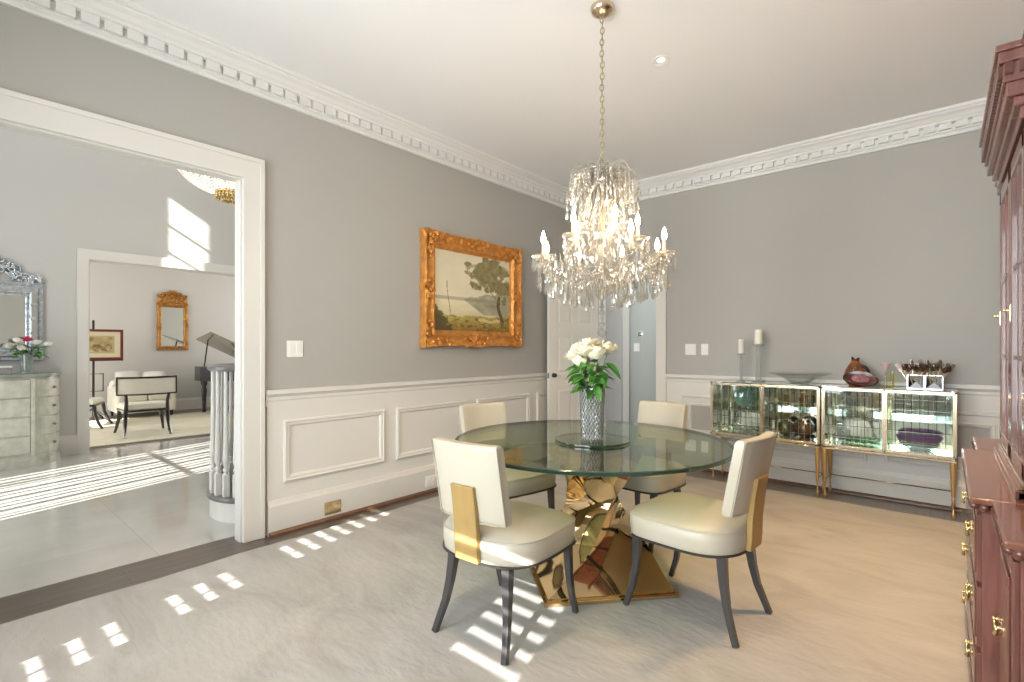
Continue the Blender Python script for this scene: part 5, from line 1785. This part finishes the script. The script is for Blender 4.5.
for dy, dx, h, colr, lab in FL:
    t = thing('cut_flower', lab, 'flower', (-7.60, 0.66, 1.006), 0, 'flowers in the foyer vase')
    MB().tube([(0, -dy * 0.1, 0.0), (dx * 0.25, dy * 0.25, 0.18), (dx, dy, h)], 0.004, 6).build('stem', M['stem'], t, smooth=True)
    b = petal_b[colr]
    if not first[colr]:
        b = b.copy(); COL.objects.link(b)
    first[colr] = False
    b.parent = t
    b.location = (dx, dy, h - 0.01)
    b.rotation_euler = (-dy * 2.5, dx * 2.5, rr.uniform(0, 6))
    for j in range(5):
        q = MB()
        leaf_shape(0.12, 0.05, 0.5, leaf_dir((dx * 0.5, dy * 0.5, 0.19 + 0.02 * j), rr.uniform(0, 6.3), rr.uniform(0, 0.7)), q)
        q.build('leaf', M['leaf'], t, smooth='all', fix=False)
bx = thing('keepsake_box', 'small pale box beside the flower vase on the foyer chest', 'box', (-7.58, 0.47, 0.9905))
MB().box(-0.05, 0.05, -0.07, 0.07, 0, 0.07).build('box_body', M['silver'], bx, bevel=0.004)
MB().box(-0.054, 0.054, -0.074, 0.074, 0.07, 0.088).build('lid', M['plate'], bx, bevel=0.004)

vm = thing('venetian_mirror', 'etched silver glass mirror with openwork crest above the foyer chest', 'mirror', (FX + 0.003, 0.30, 1.57), PI / 2)
w2, h2 = 0.52, 0.44
MB().box(-w2 + 0.02, w2 - 0.02, -0.012, 0, -h2 + 0.02, h2 - 0.02).build('mirror_glass', M['mirror'], vm)
m = MB()
for k, (ins, wd, dp) in enumerate(((0.0, 0.045, 0.035), (0.045, 0.075, 0.055), (0.12, 0.03, 0.03))):
    a, b = w2 - ins, h2 - ins
    for s in (-1, 1):
        m.box(-a, a, -dp, 0, *(sorted((s * b, s * (b - wd)))))
        m.box(*(sorted((s * a, s * (a - wd)))), -dp, 0, -b + wd, b - wd)
m.build('frame', M['etched'], vm, bevel=0.008)
m = MB()
n = 0
for s in (-1, 1):
    z = -h2 + 0.16
    while z < h2 - 0.14:
        m.box(s * (w2 - 0.083) - 0.026, s * (w2 - 0.083) + 0.026, -0.061, -0.055, z, z + 0.13); z += 0.16
m.build('mirror_plaques', M['mirror'], vm, bevel=0.004)
m = MB()
r2 = random.Random(5)
for i in range(170):
    x = r2.uniform(-w2, w2)
    top = 0.03 + 0.30 * (1 - abs(x) / w2) ** 0.8
    z = h2 + r2.uniform(0, 1) ** 0.8 * top
    a = r2.uniform(0, 2 * PI)
    rad = r2.uniform(0.016, 0.032)
    m.tube([(x + rad * math.cos(a + k * 0.75), -0.02 + r2.uniform(-0.008, 0.004), z + rad * math.sin(a + k * 0.75)) for k in range(6)], 0.0075, 5)
m.build('crest', M['etched'], vm, smooth='all')

bc = thing('basket_chandelier', 'domed crystal basket chandelier high in the foyer', 'chandelier', (-5.8, 2.09, FH))
def Zf(z):
    return z - FH
MB().lathe([(0.001, 0), (0.09, 0), (0.07, -0.05), (0.001, -0.06)], 20).tube([(0, 0, -0.05), (0, 0, Zf(3.65))], 0.008, 6).build('chain', M['brass'], bc, smooth=True)
for nm, r0, z0 in (('ring', 0.51, 3.25), ('ring', 0.30, 3.62)):
    MB().tube([(r0 * math.cos(2 * PI * i / 48), r0 * math.sin(2 * PI * i / 48), Zf(z0)) for i in range(48)], 0.022, 6, closed=True).build(nm, M['brass'], bc, smooth='all')
q = MB()
for i in range(50):
    a = 2 * PI * i / 50
    for k in range(17):
        u = k / 16
        ph = u * PI / 2 * 0.86
        r0 = 0.51 * math.cos(ph)
        z0 = 3.25 - 0.335 * math.sin(ph)
        q.ball((r0 * math.cos(a), r0 * math.sin(a), Zf(z0)), 0.017 * (0.55 + 0.45 * math.cos(ph)), 6, 4)
    for k in range(8):
        u = k / 7
        q.ball(((0.51 - 0.21 * u) * math.cos(a), (0.51 - 0.21 * u) * math.sin(a), Zf(3.25 + 0.37 * u)), 0.014, 6, 4)
o = q.build('bead_strand', M['foyer_crystal'], bc, smooth='all', fix=False)
o['kind'] = 'stuff'
MB().lathe([(0.155, Zf(2.95)), (0.16, Zf(2.92)), (0.135, Zf(2.90)), (0.10, Zf(2.885)), (0.02, Zf(2.87))], 28).build('gilt_cup', M['brass'], bc, smooth=True)
q = MB()
for i in range(22):
    a = 2 * PI * i / 22
    q.ball((0.15 * math.cos(a), 0.15 * math.sin(a), Zf(2.885)), 0.014, 6, 5, sz=2.2)
    q.ball((0.09 * math.cos(a), 0.09 * math.sin(a), Zf(2.855)), 0.012, 6, 5, sz=2.0)
o = q.build('gilt_drops', M['brass'], bc, smooth='all')
o['kind'] = 'stuff'
d = bpy.data.lights.new('basket_lamp', 'POINT')
d.energy = 45; d.color = (1, 0.88, 0.74); d.shadow_soft_size = 0.15
o = bpy.data.objects.new('basket_lamp', d)
o.location = (-5.8, 2.09, 3.2)
COL.objects.link(o)

# ---------------------------------------------------------------- living room
def klismos(label):
    t = thing('klismos_chair', label, 'chair', (0, 0, 0.0122), 0, 'white klismos chairs in the living room')
    m = MB()
    pl = lambda o_: [(-0.27 - o_, -0.25 - o_), (0.27 + o_, -0.25 - o_), (0.29 + o_, 0.25 + o_), (-0.29 - o_, 0.25 + o_)]
    MB().prism(pl(0), 0.345, 0.375).build('seat_frame', M['black'], t, bevel=0.005)
    m.rings([[(*p, 0.375) for p in pl(-0.004)], [(*p, 0.43) for p in pl(0.0)], [(*p, 0.455) for p in pl(-0.03)]])
    m.build('seat', M['cream_fabric'], t, bevel=0.02)
    for sx in (-1, 1):
        MB().tube([(sx * 0.255, 0.235, 0.36), (sx * 0.262, 0.25, 0.22), (sx * 0.285, 0.30, 0.08), (sx * 0.30, 0.35, 0.0)], [0.028, 0.024, 0.02, 0.017], 8).build('leg', M['black'], t, smooth=True)
        MB().tube([(sx * 0.245, -0.23, 0.36), (sx * 0.25, -0.245, 0.22), (sx * 0.262, -0.29, 0.08), (sx * 0.27, -0.34, 0.0)], [0.028, 0.024, 0.02, 0.017], 8).build('leg', M['black'], t, smooth=True)
        MB().tube([(sx * 0.245, -0.235, 0.35), (sx * 0.24, -0.27, 0.5), (sx * 0.25, -0.30, 0.58), (sx * 0.255, -0.315, 0.64)], [0.026, 0.022, 0.02, 0.018], 8).build('back_post', M['black'], t, smooth=True)
    def bow(z0, z1, d0, d1, ext):
        rs = []
        for i in range(17):
            a = -1 + 2 * i / 16
            x = a * ext
            y = -0.385 + 0.13 * a * a
            rs.append([(x, y - d0, z0), (x, y + d1, z0), (x, y + d1, z1), (x, y - d0, z1)])
        return MB().rings(rs)
    bow(0.605, 0.835, 0.02, 0.03, 0.345).build('backrest', M['cream_fabric'], t, smooth=True)
    q = bow(0.828, 0.852, 0.026, 0.036, 0.355)
    for b in (bow(0.592, 0.612, 0.026, 0.036, 0.352),):
        q.add(b.v, b.f)
    for sx in (-1, 1):
        q.box(sx * 0.35 - 0.008, sx * 0.35 + 0.008, -0.285, -0.215, 0.595, 0.85)
    q.build('back_trim', M['black'], t, smooth=True)
    return t
kc = klismos('white klismos chair with black frame seen from behind, centre of the living room')
kc.location = (-8.93, 2.02, 0.0122)
kc.rotation_euler = (0, 0, math.radians(86))
dup(kc, (-10.32, 1.50, 0.0122), math.radians(-22), 'white klismos chair with black legs half hidden by the opening casing')

sf = thing('settee', 'low cream settee against the living room wall behind the chair', 'sofa', (-11.25, 2.53, 0.0122), 0)
MB().box(-0.45, 0.35, -0.42, 0.42, 0.10, 0.30).build('base', M['cream_fabric'], sf, bevel=0.03)
MB().box(-0.30, 0.36, -0.33, -0.005, 0.30, 0.46).build('seat_cushion', M['cream_fabric'], sf, bevel=0.04)
MB().box(-0.30, 0.36, 0.005, 0.33, 0.30, 0.46).build('seat_cushion', M['cream_fabric'], sf, bevel=0.04)
MB().box(-0.47, -0.27, -0.42, 0.42, 0.10, 0.66).build('backrest', M['cream_fabric'], sf, bevel=0.05)
for s in (-1, 1):
    MB().box(-0.45, 0.33, *(sorted((s * 0.45, s * 0.335))), 0.10, 0.56).build('armrest', M['cream_fabric'], sf, bevel=0.04)
    for xx in (-0.4, 0.28):
        MB().lathe([(0.03, 0.10), (0.018, 0.0)], 10, (xx, s * 0.38, -0.0)).build('leg', M['black'], sf, smooth=True)
def pillow(x, y, z, rx, rz, s, m_, lab):
    t = thing('throw_pillow', lab, 'cushion', (x, y, z), rz)
    def fn(u, v, sg):
        a, b = 2 * u - 1, 2 * v - 1
        th = 0.085 * ((1 - a ** 4) * (1 - b ** 4)) ** 0.6
        k = 1 - 0.06 * (1 - max(abs(a), abs(b)))
        return (sg * th, a * s * (1 - 0.07 * b * b), s + b * s * (1 - 0.07 * a * a))
    q = MB()
    mt = Matrix.Rotation(rx, 4, 'Y')
    q.grid(14, 14, lambda u, v: fn(u, v, 1), mt)
    q.grid(14, 14, lambda u, v: fn(u, v, -1), mt)
    q.build('pillow_cover', m_, t, smooth='all')
    p = MB().tube([mt @ Vector(fn(u, v, 0)) for u, v in [(0, 0), (0.25, 0), (0.5, 0), (0.75, 0), (1, 0), (1, 0.25), (1, 0.5), (1, 0.75), (1, 1), (0.75, 1), (0.5, 1), (0.25, 1), (0, 1), (0, 0.75), (0, 0.5), (0, 0.25)]], 0.007, 6, closed=True)
    p.build('cord_edging', m_, t, smooth='all')
pillow(-11.35, 2.34, 0.476, math.radians(-14), 0.1, 0.19, M['white_fabric'], 'white throw pillow at the left end of the settee')
pillow(-11.35, 2.73, 0.476, math.radians(-14), -0.15, 0.18, M['white_fabric'], 'white throw pillow at the right end of the settee')

gm = thing('gilt_mirror', 'old gilt mirror with carved crest on the living room wall', 'mirror', (LX + 0.003, 3.165, 1.70), PI / 2)
gilt_frame(gm, 0.53, 0.93, 0.075, 0.05, M['old_gilt'], M['old_gilt'], 0.8, 9)
MB().box(-0.195, 0.195, -0.016, -0.006, -0.395, 0.395).build('mirror_glass', M['mirror'], gm)
q = MB()
prf = [(-0.265, 0.43), (-0.25, 0.60), (-0.21, 0.64), (-0.16, 0.65), (-0.12, 0.70), (-0.06, 0.715), (0.0, 0.735), (0.06, 0.715), (0.12, 0.70), (0.16, 0.65), (0.21, 0.64), (0.25, 0.60), (0.265, 0.43)]
q.prism(list(reversed(prf)), 0, 0.03, Matrix.Rotation(PI / 2, 4, 'X'))
r3 = random.Random(6)
for i in range(70):
    x = r3.uniform(-0.24, 0.24)
    z = r3.uniform(0.44, 0.70 - 0.35 * abs(x))
    q.ball((x, -0.034, z), r3.uniform(0.01, 0.022), 6, 5)
for i in range(11):
    x = -0.25 + 0.05 * i
    q.ball((x, -0.02, 0.735 - 0.4 * abs(x) - (0.02 if i % 2 else 0)), 0.024, 7, 5)
q.build('crest', M['old_gilt'], gm, smooth='all')

ea = thing('easel', 'black iron floor easel beside the opening casing in the living room', 'easel', (-11.15, 1.80, 0.0))
q = MB()
q.tube([(0, 0, 0.02), (0, 0, 1.75)], 0.018, 8)
for a in (0.5, 2.6, 4.4):
    q.tube([(0, 0, 0.22), (0.22 * math.cos(a), 0.22 * math.sin(a), 0.10), (0.34 * math.cos(a), 0.34 * math.sin(a), 0.014)], 0.014, 6)
q.build('stand', M['black_iron'], ea, smooth='all')
MB().box(0.018, 0.075, -0.40, 0.40, 1.045, 1.065).tube([(0.0, 0, 1.055), (0.05, 0, 1.055)], 0.012, 6).build('ledge', M['black_iron'], ea)
MB().tube([(0.02, -0.16, 0.52), (0.02, 0.13, 0.52), (0.02, 0.13, 0.82), (0.02, -0.16, 0.82)], 0.012, 6, closed=True).build('bracket', M['black_iron'], ea)
pp = thing('framed_print', 'print in a red-brown frame standing on the iron easel', 'picture', (-11.09, 1.80, 1.33), PI / 2)
m = MB()
for s in (-1, 1):
    m.box(-0.40, 0.40, -0.03, 0, *(sorted((s * 0.265, s * 0.225))))
    m.box(*(sorted((s * 0.40, s * 0.36))), -0.03, 0, -0.225, 0.225)
m.build('frame', M['red_wood'], pp, bevel=0.004)
def old_print(u, v):
    c = S('#d8cdb0')
    if 0.13 < u < 0.87 and 0.18 < v < 0.82:
        c = S('#b3a67f')
    if 0.16 < u < 0.84 and 0.23 < v < 0.77:
        c = mixc(S('#cbb98a'), S('#7c6238'), 0.5 + 1.2 * fbm(u * 6, v * 6, 20))
        if v < 0.5 and fbm(u * 10, v * 8, 21) > 0.02:
            c = mixc(c, S('#4a3a22'), 0.6)
    return c
canvas('print_sheet', 0.74, 0.47, 70, 50, old_print, pp, -0.008)

pn = thing('grand_piano', 'black grand piano with raised lid behind the balusters', 'piano', (-11.0, 4.3, 0.0122))
def W_(x, y):
    return (x + 11.0, y - 4.3)
out = [(-10.45, 3.50), (-10.3, 3.9), (-10.0, 4.3), (-9.9, 5.3), (-11.5, 5.3), (-11.5, 3.95), (-11.35, 3.55), (-11.1, 3.33), (-10.75, 3.32)]
MB().prism([W_(*p) for p in out], 0.62, 0.90).build('case', M['black'], pn, bevel=0.01)
for x, y in ((-10.98, 3.46), (-10.45, 3.62), (-10.3, 4.42)):
    MB().lathe([(0.055, 0.62), (0.06, 0.56), (0.035, 0.50), (0.05, 0.44), (0.028, 0.06), (0.04, 0.05), (0.03, 0.0)], 12, (*W_(x, y), 0)).build('leg', M['black'], pn, smooth=True)
v = []
lid = [(-10.35, 3.36, 1.54), (-11.25, 3.40, 1.42), (-11.4, 4.6, 0.83), (-10.15, 4.6, 0.90)]
for x, y, z in lid:
    v.append((*W_(x, y), z))
for x, y, z in lid:
    v.append((W_(x, y)[0], W_(x, y)[1] + 0.012, z + 0.025))
MB().add(v, [(0, 1, 2, 3), (7, 6, 5, 4), (0, 4, 5, 1), (1, 5, 6, 2), (2, 6, 7, 3), (3, 7, 4, 0)]).build('lid', M['piano_lid'], pn)
MB().tube([(*W_(-10.85, 3.42), 0.90), (*W_(-10.9, 3.50), 1.41)], 0.013, 6).build('lid_prop', M['black'], pn)

# a small chest glimpsed through the passage doorway
bw = thing('wooden_chest', 'small brown chest of drawers in the room beyond the passage', 'chest of drawers', (-3.90, 7.45, 0))
MB().box(-0.26, 0.26, -0.2, 0.2, 0.08, 0.98).build('case', M['brown_chest'], bw, bevel=0.004)
MB().box(-0.29, 0.29, -0.23, 0.22, 0.98, 1.01).build('top', M['brown_chest'], bw, bevel=0.004)
for k in range(4):
    d = MB().box(-0.24, 0.24, -0.215, -0.199, 0.12 + k * 0.215, 0.31 + k * 0.215).build('drawer', M['brown_chest'], bw, bevel=0.004)
    MB().ball((0, -0.225, 0.215 + k * 0.215), 0.013, 8, 6).build('knob', M['black_iron'], d, smooth='all')
MB().box(-0.27, 0.27, -0.21, 0.21, 0, 0.08).build('plinth', M['brown_chest'], bw)
